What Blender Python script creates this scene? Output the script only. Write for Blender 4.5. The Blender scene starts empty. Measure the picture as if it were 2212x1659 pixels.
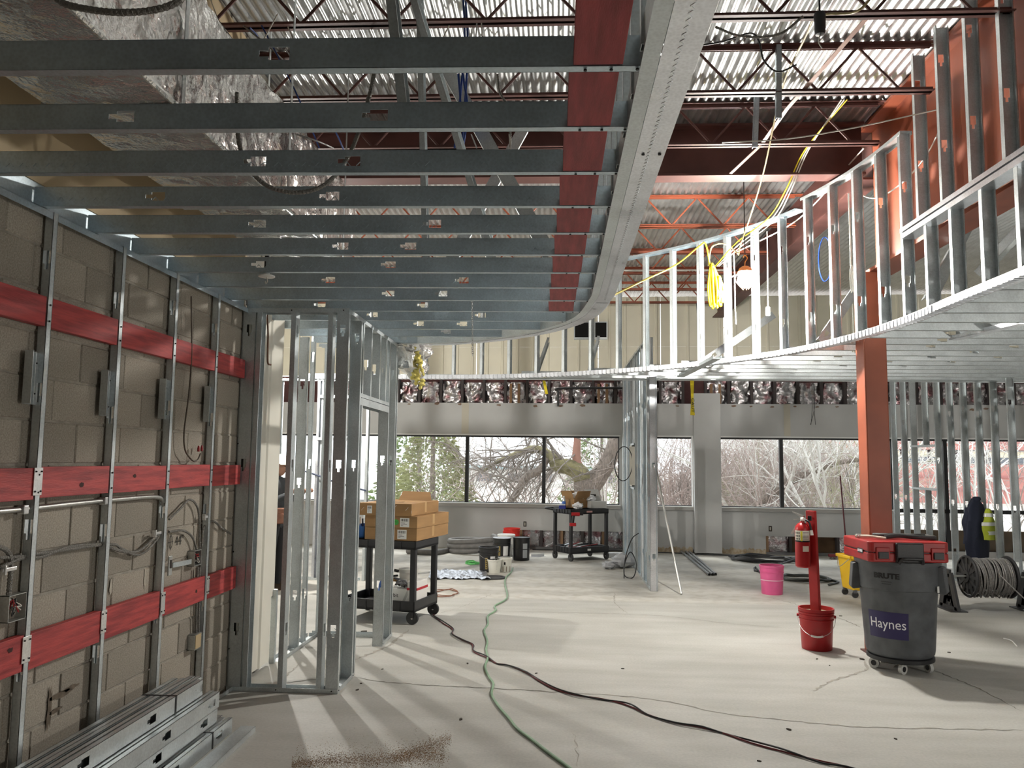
import bpy, bmesh, math, random
from mathutils import Vector, Matrix, noise
from math import sin, cos, pi, atan, sqrt, radians
random.seed(7)
S = bpy.context.scene
COL = S.collection

# ---------------------------------------------------------------- camera
FPX, CH = 1720.0, 1.70                       # focal length in pixels of a 2212x1659 frame, eye height
def _camera():
    roll, dx, dy = .0116, 1203 - 1106, 995 - 829.5
    ux = dx*cos(roll) + dy*sin(roll); uy = -dx*sin(roll) + dy*cos(roll)
    p = atan(uy/FPX); yaw = atan(ux*cos(p)/FPX)
    f = Vector((-sin(yaw)*cos(p), cos(yaw)*cos(p), sin(p))); r0 = Vector((cos(yaw), sin(yaw), 0)); u0 = r0.cross(f)
    return r0*cos(roll) + u0*sin(roll), u0*cos(roll) - r0*sin(roll), f
RV, UV, FV = _camera()
cd = bpy.data.cameras.new('camera'); cam = bpy.data.objects.new('camera', cd); COL.objects.link(cam)
cd.sensor_fit = 'HORIZONTAL'; cd.sensor_width = 36; cd.lens = FPX/2212*36; cd.clip_start = .05; cd.clip_end = 400
mw = Matrix((RV, UV, -FV)).transposed().to_4x4(); mw.translation = (0, 0, CH)
cam.matrix_world = mw; S.camera = cam

# ---------------------------------------------------------------- world: a bright overcast winter sky
w = bpy.data.worlds.new('overcast'); S.world = w; w.use_nodes = True
bg = w.node_tree.nodes['Background']; bg.inputs[0].default_value = (.93, .96, 1, 1); bg.inputs[1].default_value = 2.7
vs = S.view_settings; vs.view_transform = 'Standard'; vs.look = 'None'; vs.exposure = 0.3; vs.gamma = 1; vs.use_curve_mapping = False
def sun(name, rot, e, col, ang):
    l = bpy.data.lights.new(name, 'SUN'); l.energy = e; l.color = col; l.angle = radians(ang)
    o = bpy.data.objects.new(name, l); COL.objects.link(o); o.rotation_euler = [radians(a) for a in rot]; return o
sun('hazy_sun', (40, 0, -150), 2.4, (1, .97, .92), 12)

# ---------------------------------------------------------------- pixel helpers: where a sight line meets a real plane
def ray(x, y): return FV + RV*((x - 1106)/FPX) - UV*((y - 829.5)/FPX)
EYE = Vector((0, 0, CH))
def onZ(x, y, z=0.0): d = ray(x, y); return EYE + d*((z - CH)/d.z)
def onY(x, y, Y): d = ray(x, y); return EYE + d*(Y/d.y)
def onX(x, y, X): d = ray(x, y); return EYE + d*(X/d.x)
FW_A = -.0461
FWM = Matrix.Translation((0, 15.53, 0)) @ Matrix.Rotation(FW_A, 4, 'Z')       # frame of the window wall
def onF(x, y, off=0.0):
    "s,z on the window wall plane"
    n = FWM.to_3x3() @ Vector((0, 1, 0)); p0 = FWM @ Vector((0, off, 0)); d = ray(x, y)
    P = EYE + d*((p0 - EYE).dot(n)/d.dot(n)); L = FWM.inverted() @ P
    return L.x, L.z

# ---------------------------------------------------------------- materials
MATS = {}
def mat(name, col, rough=.6, metal=0.0, var=0.0, vscale=8.0, bump=0.0, bscale=40.0, col2=None, detail=4.0, stretch=None, trans=0.0, alpha=1.0, emit=None, spec=None, contrast=None):
    if name in MATS: return MATS[name]
    m = bpy.data.materials.new(name); m.use_nodes = True; nt = m.node_tree; N = nt.nodes; L = nt.links
    b = N['Principled BSDF']; b.inputs['Base Color'].default_value = (*col, 1)
    b.inputs['Roughness'].default_value = rough; b.inputs['Metallic'].default_value = metal
    if spec is not None: b.inputs['Specular IOR Level'].default_value = spec
    if trans: b.inputs['Transmission Weight'].default_value = trans
    if alpha < 1: b.inputs['Alpha'].default_value = alpha
    if emit: b.inputs['Emission Color'].default_value = (*emit[0], 1); b.inputs['Emission Strength'].default_value = emit[1]
    if var or bump:
        tc = N.new('ShaderNodeTexCoord'); src = tc.outputs['Object']
        if stretch:
            mp = N.new('ShaderNodeMapping'); mp.inputs['Scale'].default_value = stretch; L.new(src, mp.inputs[0]); src = mp.outputs[0]
    if var:
        nz = N.new('ShaderNodeTexNoise'); nz.inputs['Scale'].default_value = vscale; nz.inputs['Detail'].default_value = detail; L.new(src, nz.inputs['Vector'])
        rp = N.new('ShaderNodeValToRGB'); L.new(nz.outputs['Fac'], rp.inputs[0])
        c2 = col2 or tuple(max(0, c*(1 - var)) for c in col); c1 = col if col2 else tuple(min(1, c*(1 + var*.6)) for c in col)
        a, z = contrast or (.3, .7)
        rp.color_ramp.elements[0].position = a; rp.color_ramp.elements[1].position = z
        rp.color_ramp.elements[0].color = (*c2, 1); rp.color_ramp.elements[1].color = (*c1, 1); L.new(rp.outputs[0], b.inputs['Base Color'])
    if bump:
        nb = N.new('ShaderNodeTexNoise'); nb.inputs['Scale'].default_value = bscale; nb.inputs['Detail'].default_value = 3; L.new(src, nb.inputs['Vector'])
        bp = N.new('ShaderNodeBump'); bp.inputs['Strength'].default_value = bump; bp.inputs['Distance'].default_value = .01; L.new(nb.outputs['Fac'], bp.inputs['Height']); L.new(bp.outputs[0], b.inputs['Normal'])
    MATS[name] = m; return m
def galv(name, col, rough, metal=.8):
    "zinc coated sheet: pale spangle over cold grey"
    if name in MATS: return MATS[name]
    m = bpy.data.materials.new(name); m.use_nodes = True; nt = m.node_tree; N = nt.nodes; L = nt.links; b = N['Principled BSDF']
    tc = N.new('ShaderNodeTexCoord'); vo = N.new('ShaderNodeTexVoronoi'); vo.inputs['Scale'].default_value = 90; L.new(tc.outputs['Object'], vo.inputs['Vector'])
    nz = N.new('ShaderNodeTexNoise'); nz.inputs['Scale'].default_value = 5; nz.inputs['Detail'].default_value = 5; L.new(tc.outputs['Object'], nz.inputs['Vector'])
    mx = N.new('ShaderNodeMath'); mx.operation = 'MULTIPLY_ADD'; L.new(vo.outputs['Distance'], mx.inputs[0]); mx.inputs[1].default_value = .35; L.new(nz.outputs['Fac'], mx.inputs[2])
    rp = N.new('ShaderNodeValToRGB'); L.new(mx.outputs[0], rp.inputs[0]); e = rp.color_ramp.elements
    e[0].position = .35; e[1].position = .85; e[0].color = (*[c*.8 for c in col], 1); e[1].color = (*[min(1, c*1.12) for c in col], 1)
    L.new(rp.outputs[0], b.inputs['Base Color']); b.inputs['Metallic'].default_value = metal
    rr = N.new('ShaderNodeMapRange'); L.new(nz.outputs['Fac'], rr.inputs[0]); rr.inputs[3].default_value = rough - .1; rr.inputs[4].default_value = rough + .12; L.new(rr.outputs[0], b.inputs['Roughness'])
    MATS[name] = m; return m
GALV = galv('galvanized_steel', (.60, .64, .65), .42)
GALVD = galv('galvanized_joist', (.50, .58, .63), .38)
GALVB = galv('bright_zinc_track', (.74, .76, .80), .30)
CONDUIT = galv('conduit_steel', (.52, .515, .49), .36, .9)
REDW = mat('red_treated_wood', (.50, .062, .06), .55, var=.4, vscale=5, bump=.15, bscale=30, stretch=(6, .8, 9), col2=(.27, .028, .032), contrast=(.34, .6))
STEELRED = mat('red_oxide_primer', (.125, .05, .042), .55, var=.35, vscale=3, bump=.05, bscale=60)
STEELORG = mat('orange_and_lamplit_red_primer', (.31, .078, .036), .5, var=.22, vscale=2.5, bump=.05, bscale=60)  # own orange of column and girder; on the rear joists it paints lamplight
DRYW = mat('drywall_grey', (.50, .505, .50), .8, var=.10, vscale=1.3, bump=.03, bscale=80)
CREAM = mat('cream_liner_panel', (.80, .76, .62), .5, var=.06, vscale=2)
TAN = mat('tan_gypsum', (.52, .41, .26), .8, var=.12, vscale=2)
BLACKP = mat('black_plastic', (.018, .018, .02), .45, bump=.08, bscale=120)
BLACKM = mat('black_metal', (.012, .012, .013), .4)
WHITEP = mat('white_plastic', (.78, .78, .75), .4)
CARDB = mat('cardboard', (.34, .195, .08), .75, var=.16, vscale=3, bump=.05, bscale=50, stretch=(1, 1, 5))
SCREW = mat('screw_black', (.01, .01, .012), .4, metal=.6)

# ---------------------------------------------------------------- mesh helpers
I4 = Matrix.Identity(4); WM = {}
class MB:
    def __init__(s): s.v = []; s.f = []
    def add(s, vs, fs, M=None):
        o = len(s.v)
        s.v += [tuple(M @ Vector(p)) for p in vs] if M else [tuple(p) for p in vs]
        s.f += [tuple(i + o for i in f) for f in fs]; return s
    def box(s, x0, y0, z0, x1, y1, z1, M=None):
        return s.add([(x0,y0,z0),(x1,y0,z0),(x1,y1,z0),(x0,y1,z0),(x0,y0,z1),(x1,y0,z1),(x1,y1,z1),(x0,y1,z1)],
                     [(3,2,1,0),(4,5,6,7),(0,1,5,4),(1,2,6,5),(2,3,7,6),(3,0,4,7)], M)
    def cbox(s, c, d, M=None): return s.box(c[0]-d[0]/2, c[1]-d[1]/2, c[2]-d[2]/2, c[0]+d[0]/2, c[1]+d[1]/2, c[2]+d[2]/2, M)
    def bar(s, p, q, w, h, up=(0, 0, 1)):
        p = Vector(p); q = Vector(q); M = frame(p, q, up); return s.box(-w/2, -h/2, 0, w/2, h/2, (q-p).length, M)
    def tube(s, pts, r, n=8, closed=False, cap=True):
        pts = [Vector(p) for p in pts]; m = len(pts); rs = r if isinstance(r, (list, tuple)) else [r]*m
        vs = []; nx = None
        for i in range(m):
            a = pts[i-1] if (i or closed) else pts[i]; b = pts[(i+1) % m] if (i < m-1 or closed) else pts[i]
            t = (b - a); t = t.normalized() if t.length > 1e-9 else Vector((0, 0, 1))
            if nx is None: nx = t.orthogonal().normalized()
            nx = (nx - t*nx.dot(t)); nx = nx.normalized() if nx.length > 1e-6 else t.orthogonal().normalized()
            ny = t.cross(nx)
            vs += [pts[i] + (nx*cos(2*pi*k/n) + ny*sin(2*pi*k/n))*rs[i] for k in range(n)]
        fs = [(i*n + k, i*n + (k+1) % n, ((i+1) % m)*n + (k+1) % n, ((i+1) % m)*n + k) for i in range(m if closed else m-1) for k in range(n)]
        if cap and not closed: fs += [tuple(range(n-1, -1, -1)), tuple((m-1)*n + k for k in range(n))]
        return s.add(vs, fs)
    def lathe(s, prof, n=28, M=None, a0=0.0, a1=2*pi):
        full = abs(a1 - a0 - 2*pi) < 1e-6; k = n if full else n+1; m = len(prof)
        vs = [(r*cos(a0 + (a1-a0)*j/n), r*sin(a0 + (a1-a0)*j/n), z) for r, z in prof for j in range(k)]
        fs = []
        for i in range(m-1):
            for j in range(n):
                j2 = (j+1) % k
                fs.append((i*k + j, i*k + j2, (i+1)*k + j2, (i+1)*k + j))
        return s.add(vs, fs, M)
    def disc(s, r, z, n=28, M=None, flip=False):
        f = tuple(range(n)); return s.add([(r*cos(2*pi*j/n), r*sin(2*pi*j/n), z) for j in range(n)], [f[::-1] if flip else f], M)
    def cyl(s, p, q, r, n=16, r2=None):
        return s.tube([p, q], [r, r if r2 is None else r2], n)
    def prism(s, poly, z0, z1, M=None):
        n = len(poly); vs = [(x, y, z0) for x, y in poly] + [(x, y, z1) for x, y in poly]
        return s.add(vs, [tuple(range(n-1, -1, -1)), tuple(range(n, 2*n))] + [(i, (i+1) % n, n + (i+1) % n, n + i) for i in range(n)], M)
    def sweep(s, prof, path, up=Vector((0, 0, 1)), closed_prof=True):
        "prof: (a,b) with a across to the right of travel, b up"
        path = [Vector(p) for p in path]; m = len(path); n = len(prof); vs = []
        for i in range(m):
            t = (path[min(i+1, m-1)] - path[max(i-1, 0)]).normalized(); rt = t.cross(up).normalized(); u2 = rt.cross(t)
            vs += [path[i] + rt*a + u2*b for a, b in prof]
        fs = [(i*n + k, (i+1)*n + k, (i+1)*n + (k+1) % n, i*n + (k+1) % n) for i in range(m-1) for k in range(n if closed_prof else n-1)]
        if closed_prof: fs += [tuple(range(n)), tuple((m-1)*n + k for k in range(n-1, -1, -1))]
        return s.add(vs, fs)
    def mesh(s, name, smooth=0):
        me = bpy.data.meshes.new(name); me.from_pydata(s.v, [], s.f); me.update()
        bm = bmesh.new(); bm.from_mesh(me); bmesh.ops.recalc_face_normals(bm, faces=bm.faces); bm.to_mesh(me); bm.free()
        if smooth:
            me.shade_smooth()
            if smooth < 180: me.set_sharp_from_angle(angle=radians(smooth))
        return me
    def build(s, name, m, parent=None, smooth=0, M=None, bevel=0, local=False, kind=None, label=None):
        me = s.mesh(name, smooth); me.materials.append(m)
        return place(name, me, parent, M, bevel, local, kind, label)
def frame(p, q, up=(0, 0, 1)):
    p = Vector(p); q = Vector(q); z = (q - p).normalized(); u = Vector(up)
    y = u - z*u.dot(z)
    if y.length < 1e-6: y = z.orthogonal()
    y.normalize(); x = y.cross(z); M = Matrix((x, y, z)).transposed().to_4x4(); M.translation = p; return M
def place(name, me, parent=None, M=None, bevel=0, local=False, kind=None, label=None):
    o = bpy.data.objects.new(name, me); COL.objects.link(o)
    M = M or I4
    if parent is not None:
        o.parent = parent; W = WM[parent.name]
        if local: o.matrix_basis = M; WM[o.name] = W @ M
        else: o.matrix_parent_inverse = W.inverted(); o.matrix_basis = M; WM[o.name] = M.copy()
    else:
        o.matrix_basis = M; WM[o.name] = M.copy()
    if bevel:
        b = o.modifiers.new('bevel', 'BEVEL'); b.width = bevel; b.segments = 2; b.limit_method = 'ANGLE'; b.angle_limit = radians(40)
    if kind: o['kind'] = kind
    if label: o['label'] = label
    return o
def tag(o, label, cat, group=None):
    o['label'] = label; o['category'] = cat
    if group: o['group'] = group
    return o
def thing(name, label, cat, loc=(0, 0, 0), rotz=0.0, group=None, M=None):
    o = bpy.data.objects.new(name, None); COL.objects.link(o); o.empty_display_size = .1
    M = M or (Matrix.Translation(loc) @ Matrix.Rotation(rotz, 4, 'Z')); o.matrix_basis = M; WM[o.name] = M.copy()
    return tag(o, label, cat, group)
def spline(pts, n=8, closed=False):
    P = [Vector(p) for p in pts]; out = []; m = len(P)
    for i in range(m if closed else m-1):
        a = P[(i-1) % m] if (closed or i) else P[0]*2 - P[1]; b = P[i]; c = P[(i+1) % m]; d = P[(i+2) % m] if (closed or i < m-2) else P[-1]*2 - P[-2]
        for k in range(n):
            t = k/n; out.append(.5*((2*b) + (c - a)*t + (2*a - 5*b + 4*c - d)*t*t + (3*b - a - 3*c + d)*t**3))
    if not closed: out.append(P[-1])
    return out
def resample(path, step):
    out = [path[0].copy()]; acc = 0.0
    for a, b in zip(path, path[1:]):
        L = (b - a).length; t = step - acc
        while t <= L: out.append(a + (b - a)*(t/L)); t += step
        acc = (acc + L) % step
    return out
STUDC = {}
def stud_mesh(L, w=.092, fl=.036, holes=(), lip=.008, t=.002, key=None):
    k = (round(L, 3), w, fl, tuple(round(h, 3) for h in holes), lip)
    if k in STUDC: return STUDC[k]
    m = MB(); z = 0.0; h2 = w/2
    for h in sorted(holes):
        a, b, c = h - .028, h, h + .062
        if a <= z or c >= L: continue
        m.box(-h2, 0, z, h2, t, a)
        for q0, q1, hw in ((a, b, .009), (b, c, .02)):
            m.box(-h2, 0, q0, -hw, t, q1); m.box(hw, 0, q0, h2, t, q1)
        z = c
    m.box(-h2, 0, z, h2, t, L)
    for sg in (-1, 1):
        x0, x1 = sorted((sg*h2, sg*(h2 - t))); m.box(x0, 0, 0, x1, fl, L)
        if lip: x0, x1 = sorted((sg*h2, sg*(h2 - lip))); m.box(x0, fl - t, 0, x1, fl, L)
    STUDC[k] = m.mesh('stud'); return STUDC[k]
def stud(name, parent, p0, p1, opn, w=.092, fl=.036, holes=(), m=None, lip=.008):
    p0 = Vector(p0); p1 = Vector(p1); me = stud_mesh((p1-p0).length, w, fl, holes, lip); m = m or GALV
    if not me.materials: me.materials.append(m)
    elif me.materials[0] != m: me = me.copy(); me.materials[0] = m
    return place(name, me, parent, frame(p0, p1, opn))
def screws(parent, pts, n, r=.005):
    n = Vector(n)
    for p in pts:
        b = MB(); b.cyl(Vector(p), Vector(p) + n*.004, r, 8); b.build('screw', SCREW, parent)
def text_mesh(body, size, depth=.0008, align='CENTER', font=None, shear=0, space=1.0, bold=0.0):
    cu = bpy.data.curves.new('lettering', 'FONT'); cu.body = body; cu.size = size; cu.align_x = align; cu.align_y = 'CENTER'; cu.extrude = depth; cu.shear = shear; cu.space_character = space; cu.resolution_u = 3; cu.offset = bold
    o = bpy.data.objects.new('lettering', cu); COL.objects.link(o)
    dg = bpy.context.evaluated_depsgraph_get(); me = bpy.data.meshes.new_from_object(o.evaluated_get(dg))
    bpy.data.objects.remove(o); bpy.data.curves.remove(cu); return me
# ================================================================ THE SETTING
ZC, ZDECK = 2.83, 4.95
# ---- floor: cast concrete slab, mottled, with cracks and patches
def floor_mat():
    m = bpy.data.materials.new('concrete_floor'); m.use_nodes = True; nt = m.node_tree; N = nt.nodes; L = nt.links; b = N['Principled BSDF']
    tc = N.new('ShaderNodeTexCoord')
    def nz(s, d, st=None):
        n = N.new('ShaderNodeTexNoise'); n.inputs['Scale'].default_value = s; n.inputs['Detail'].default_value = d
        if st:
            mp = N.new('ShaderNodeMapping'); mp.inputs['Scale'].default_value = st; L.new(tc.outputs['Object'], mp.inputs[0]); L.new(mp.outputs[0], n.inputs['Vector'])
        else: L.new(tc.outputs['Object'], n.inputs['Vector'])
        return n
    def ramp(src, a, z, c0, c1):
        r = N.new('ShaderNodeValToRGB'); e = r.color_ramp.elements; e[0].position = a; e[1].position = z; e[0].color = (*c0, 1); e[1].color = (*c1, 1); L.new(src, r.inputs[0]); return r
    def mix(f, a, c, mode='MIX'):
        x = N.new('ShaderNodeMix'); x.data_type = 'RGBA'; x.blend_type = mode
        if isinstance(f, float): x.inputs[0].default_value = f
        else: L.new(f, x.inputs[0])
        L.new(a, x.inputs[6]); L.new(c, x.inputs[7]); return x.outputs[2]
    base = ramp(nz(.55, 6).outputs['Fac'], .32, .68, (.42, .415, .385), (.55, .543, .508))
    streak = ramp(nz(1.6, 5, (.5, 2.2, 1)).outputs['Fac'], .35, .7, (.82, .81, .79), (1, 1, 1))
    c = mix(1.0, base.outputs[0], streak.outputs[0], 'MULTIPLY')
    fine = ramp(nz(55, 4).outputs['Fac'], .3, .7, (.9, .9, .9), (1.04, 1.04, 1.03)); c = mix(1.0, c, fine.outputs[0], 'MULTIPLY')
    # far strip: bare slab with old adhesive left in bands
    sx = N.new('ShaderNodeSeparateXYZ'); L.new(tc.outputs['Object'], sx.inputs[0])
    far = N.new('ShaderNodeMapRange'); L.new(sx.outputs['Y'], far.inputs[0]); far.inputs[1].default_value = 9.9; far.inputs[2].default_value = 10.05
    wv = N.new('ShaderNodeTexWave'); wv.wave_type = 'BANDS'; wv.bands_direction = 'Y'; wv.inputs['Scale'].default_value = .42; wv.inputs['Distortion'].default_value = 4; wv.inputs['Detail'].default_value = 4; L.new(tc.outputs['Object'], wv.inputs['Vector'])
    adh = ramp(wv.outputs['Fac'], .2, .9, (.45, .435, .395), (.54, .525, .48)); spots = ramp(nz(7, 6).outputs['Fac'], .34, .56, (.84, .82, .78), (1, 1, 1))
    a2 = mix(1.0, adh.outputs[0], spots.outputs[0], 'MULTIPLY'); c = mix(far.outputs[0], c, a2)
    L.new(c, b.inputs['Base Color'])
    rg = N.new('ShaderNodeMapRange'); L.new(nz(3, 5).outputs['Fac'], rg.inputs[0]); rg.inputs[3].default_value = .5; rg.inputs[4].default_value = .8; L.new(rg.outputs[0], b.inputs['Roughness'])
    bp = N.new('ShaderNodeBump'); bp.inputs['Strength'].default_value = .12; bp.inputs['Distance'].default_value = .004; L.new(nz(90, 3).outputs['Fac'], bp.inputs['Height']); L.new(bp.outputs[0], b.inputs['Normal'])
    return m
floor = MB().box(-8, -9, -.15, 10.5, 17, 0).build('floor', floor_mat(), kind='structure')
CRK = mat('crack_dark', (.19, .175, .15), .9, var=.3, vscale=30); PATCH = mat('crack_patch', (.335, .315, .275), .85, var=.3, vscale=14)
def crack(pts, wd, m=CRK, jit=.02):
    P = resample(spline([onZ(x, y, 0) for x, y in pts], 10), .045); mb = MB(); vs = []
    for i, p in enumerate(P):
        t = (P[min(i+1, len(P)-1)] - P[max(i-1, 0)]).normalized(); nrm = Vector((-t.y, t.x, 0))
        q = p + nrm*random.uniform(-jit, jit)*.6; hw = wd/2*random.uniform(.4, 1.4)*min(1, .25 + i*.2, .25 + (len(P)-1-i)*.2)
        vs += [(q + nrm*hw), (q - nrm*hw)]
    vs = [(a.x, a.y, .0016) for a in vs]
    mb.add(vs, [(2*i, 2*i+1, 2*i+3, 2*i+2) for i in range(len(P)-1)]); mb.build('floor_crack', m, floor)
for pts, wd, m in [([(764,1463),(850,1475),(960,1482),(1080,1488),(1180,1494),(1300,1500)], .014, CRK),
    ([(1300,1500),(1420,1512),(1560,1540),(1700,1556),(1850,1570),(2000,1574),(2212,1578)], .016, PATCH),
    ([(768,1425),(800,1412),(838,1396),(862,1376),(884,1360)], .03, PATCH),
    ([(1865,1425),(1868,1448),(1800,1470),(1755,1495)], .022, PATCH), ([(2010,1445),(2060,1465),(2120,1490),(2212,1540)], .012, CRK),
    ([(600,1478),(660,1470),(720,1464),(764,1463)], .012, CRK), ([(1355,1325),(1330,1305),(1327,1280)], .012, PATCH),
    ([(1000,1313),(1100,1321),(1250,1324),(1420,1330),(1560,1345),(1726,1360)], .009, PATCH), ([(1240,1585),(1245,1620),(1250,1659)], .006, PATCH),
    ([(1660,1290),(1720,1306),(1730,1312)], .01, CRK), ([(1800,1332),(1830,1342),(1862,1356)], .012, CRK), ([(950,1325),(1000,1310),(1070,1280)], .008, PATCH),
    ([(590,1485),(640,1440),(655,1430)], .012, PATCH)]: crack(pts, wd, m)

# ---- left wall: concrete block, each block a piece
def block_mat():
    m = bpy.data.materials.new('concrete_block'); m.use_nodes = True; nt = m.node_tree; N = nt.nodes; L = nt.links; b = N['Principled BSDF']
    tc = N.new('ShaderNodeTexCoord'); oi = N.new('ShaderNodeObjectInfo')
    n1 = N.new('ShaderNodeTexNoise'); n1.inputs['Scale'].default_value = 130; n1.inputs['Detail'].default_value = 3; L.new(tc.outputs['Object'], n1.inputs['Vector'])
    n2 = N.new('ShaderNodeTexNoise'); n2.inputs['Scale'].default_value = 2.2; n2.inputs['Detail'].default_value = 4; L.new(tc.outputs['Object'], n2.inputs['Vector'])
    r1 = N.new('ShaderNodeValToRGB'); L.new(n1.outputs['Fac'], r1.inputs[0]); e = r1.color_ramp.elements; e[0].position = .3; e[1].position = .72; e[0].color = (.24, .215, .175, 1); e[1].color = (.42, .38, .32, 1)
    hv = N.new('ShaderNodeHueSaturation'); L.new(r1.outputs[0], hv.inputs['Color'])
    mr = N.new('ShaderNodeMapRange'); L.new(oi.outputs['Random'], mr.inputs[0]); mr.inputs[3].default_value = .8; mr.inputs[4].default_value = 1.12
    ma = N.new('ShaderNodeMath'); ma.operation = 'MULTIPLY_ADD'; L.new(n2.outputs['Fac'], ma.inputs[0]); ma.inputs[1].default_value = .35; 
    ms = N.new('ShaderNodeMath'); ms.operation = 'SUBTRACT'; L.new(mr.outputs[0], ms.inputs[0]); ms.inputs[1].default_value = .17; L.new(ms.outputs[0], ma.inputs[2]); L.new(ma.outputs[0], hv.inputs['Value'])
    L.new(hv.outputs[0], b.inputs['Base Color']); b.inputs['Roughness'].default_value = .92
    bp = N.new('ShaderNodeBump'); bp.inputs['Strength'].default_value = .35; bp.inputs['Distance'].default_value = .004; L.new(n1.outputs['Fac'], bp.inputs['Height']); L.new(bp.outputs[0], b.inputs['Normal'])
    return m
BLOCK = block_mat(); MORTAR = mat('mortar', (.33, .305, .26), .95, var=.25, vscale=14, bump=.3, bscale=120)
XB = -2.41                                     # face of the blocks
wl = MB().box(XB - .2, -9, 0, XB - .006, 5.98, 4.95).build('wall_left', MORTAR, kind='structure')
BM = []
for k in range(4):
    b = MB().box(-.19, 0, 0, .0, .398, .194); me = b.mesh('concrete_block'); bm = bmesh.new(); bm.from_mesh(me)
    bmesh.ops.bevel(bm, geom=bm.edges[:], offset=.003 + .0012*k, segments=1, affect='EDGES'); bm.to_mesh(me); bm.free(); me.materials.append(BLOCK); BM.append(me)
for r in range(-1, 15):
    z = .03 + .2032*r + .0046; y = 3.874 + (.2032 if r % 2 else 0) - .4064*4
    while y < 5.9:
        ln = min(1, (5.97 - y)/.398)
        zz = max(z, .002); sz = 1 if r >= 0 else max(.01, (z + .194 - .002)/.194)
        if sz > .05 and ln > .1: place('concrete_block', random.choice(BM), wl, Matrix.Translation((XB + random.uniform(-.0025, .0025), y + .004, zz)) @ Matrix.Diagonal((1, ln, sz, 1)))
        y += .4064
# stains and chips on the blocks
STAIN = mat('wall_stain', (.145, .115, .085), .95, var=.35, vscale=30); PALE = mat('plaster_smear', (.46, .42, .35), .95, var=.2, vscale=25)
def blotch(c, ry, rz, m, X=XB + .0045, n=18, parent=None):
    mb = MB(); pts = []
    for k in range(n):
        a = 2*pi*k/n; q = random.uniform(.65, 1.15); pts.append((X, c[0] + ry*cos(a)*q, c[1] + rz*sin(a)*q))
    mb.add(pts, [tuple(range(n))]); mb.build('stain', m, parent or wl)
for px, py, ry, rz, m in [(130,1500,.1,.016,STAIN),(105,1530,.018,.11,STAIN),(150,1486,.07,.012,STAIN),(118,1535,.05,.012,STAIN),(238,1265,.014,.05,PALE),(312,1250,.014,.06,PALE),(40,665,.05,.06,PALE)]:
    p = onX(px, py, XB); blotch((p.y, p.z), ry, rz, m)
# upper lining above the framing, tan board with a thin joint
lin = MB().box(XB - .004, .5, 2.95, XB + .012, 5.9, 4.9).build('gypsum_lining', TAN, wl)
# ---- the wall goes on past the block as a pale ribbed liner sheet
def rib_sheet(s0, s1, z0, z1, fn, pitch=.2, rib=.03, d=.014):
    "fn(s, depth, z) -> world point"
    mb = MB(); ss = [s0]; dd = [0.0]; s = s0 + pitch*.6
    while s < s1 - .06:
        for a, q in ((0, 0), (.012, d), (rib, d), (rib + .012, 0)): ss.append(s + a); dd.append(q)
        s += pitch
    ss.append(s1); dd.append(0.0); n = len(ss)
    vs = [fn(a, q, z0) for a, q in zip(ss, dd)] + [fn(a, q, z1) for a, q in zip(ss, dd)] + [fn(a, -.03, z0) for a in (s0, s1)] + [fn(a, -.03, z1) for a in (s0, s1)]
    fs = [(i, i+1, n+i+1, n+i) for i in range(n-1)] + [(2*n, 0, n, 2*n+2), (n-1, 2*n+1, 2*n+3, 2*n-1), (2*n+1, 2*n, 2*n+2, 2*n+3)]
    return mb.add(vs, fs)
OFFW = mat('offwhite_liner', (.72, .70, .62), .45, var=.06, vscale=3)
wl2 = MB().box(XB - .2, 5.98, 0, XB - .06, 6.69, 4.9).build('wall_left_return', mat('dark_board', (.20, .19, .165), .9), kind='structure')
def fnl(s, d, z): return (-2.36 + d, s, z)
rib_sheet(5.985, 6.62, .03, 3.05, fnl, .24, .05).build('liner_sheet', OFFW, wl2)
rib_sheet(6.62, 6.69, .55, 3.05, fnl, .3, .05).build('liner_sheet', OFFW, wl2)
MB().box(-2.372, 6.66, 0, -2.33, 6.70, .6).build('edge_trim', GALV, wl2)
wlf = MB().box(-7.6, 6.59, 0, XB - .2, 6.69, 4.95).build('wall_left_end', DRYW, kind='structure')
MB().box(-7.8, 6.8, 0, -7.6, 16, 4.95).build('wall_far_left', CREAM, kind='structure')
MB().box(-2.7, -9.2, 0, 10.7, -9, 4.95).build('wall_front', DRYW, kind='structure')
MB().box(10.5, -9, 0, 10.7, 15.2, 4.95).build('wall_right', DRYW, kind='structure')

# ---- window wall
wb = MB()
def fw(s, d, z): return FWM @ Vector((s, d, z))
sL = -7.6; sR = 10.6
s_p0, _ = onF(1497, 1000); s_p1, _ = onF(1554, 1000); s_c, _ = onF(1930, 1000)
ZS, ZH, ZD = .867, 2.19, 2.815
s_w3, _ = onF(1338, 1000); s_w4, _ = onF(1410, 1000)
wall_back = MB().box(sL, 0, ZH, sR, .14, ZD, FWM).build('wall_back', DRYW, kind='structure')
def wbox(name, s0, s1, z0, z1, d0=0.0, d1=.14, m=DRYW, bevel=0, parent=wall_back):
    return MB().box(s0, d0, z0, s1, d1, z1, FWM).build(name, m, parent, bevel=bevel)
s_f0, _ = onF(1122, 1180); s_f1, _ = onF(1655, 1190); s_f2, _ = onF(1860, 1190); s_pt, _ = onF(1345, 1180)
wbox('apron_board', sL, s_f0, .0, ZS); wbox('apron_board', s_f0, s_pt, .36, ZS); wbox('apron_board', s_pt, s_p0, .06, ZS); wbox('apron_board', s_p0 - .01, s_f1, .06, ZS); wbox('apron_board', s_f1, s_f2, .34, ZS); wbox('apron_board', s_f2, s_c, .05, ZS)
wbox('pilaster', s_p0, s_p1, 0.02, 3.0, -.20, .14)
wbox('jamb', s_w3, s_w4, ZS, ZH)
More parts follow.
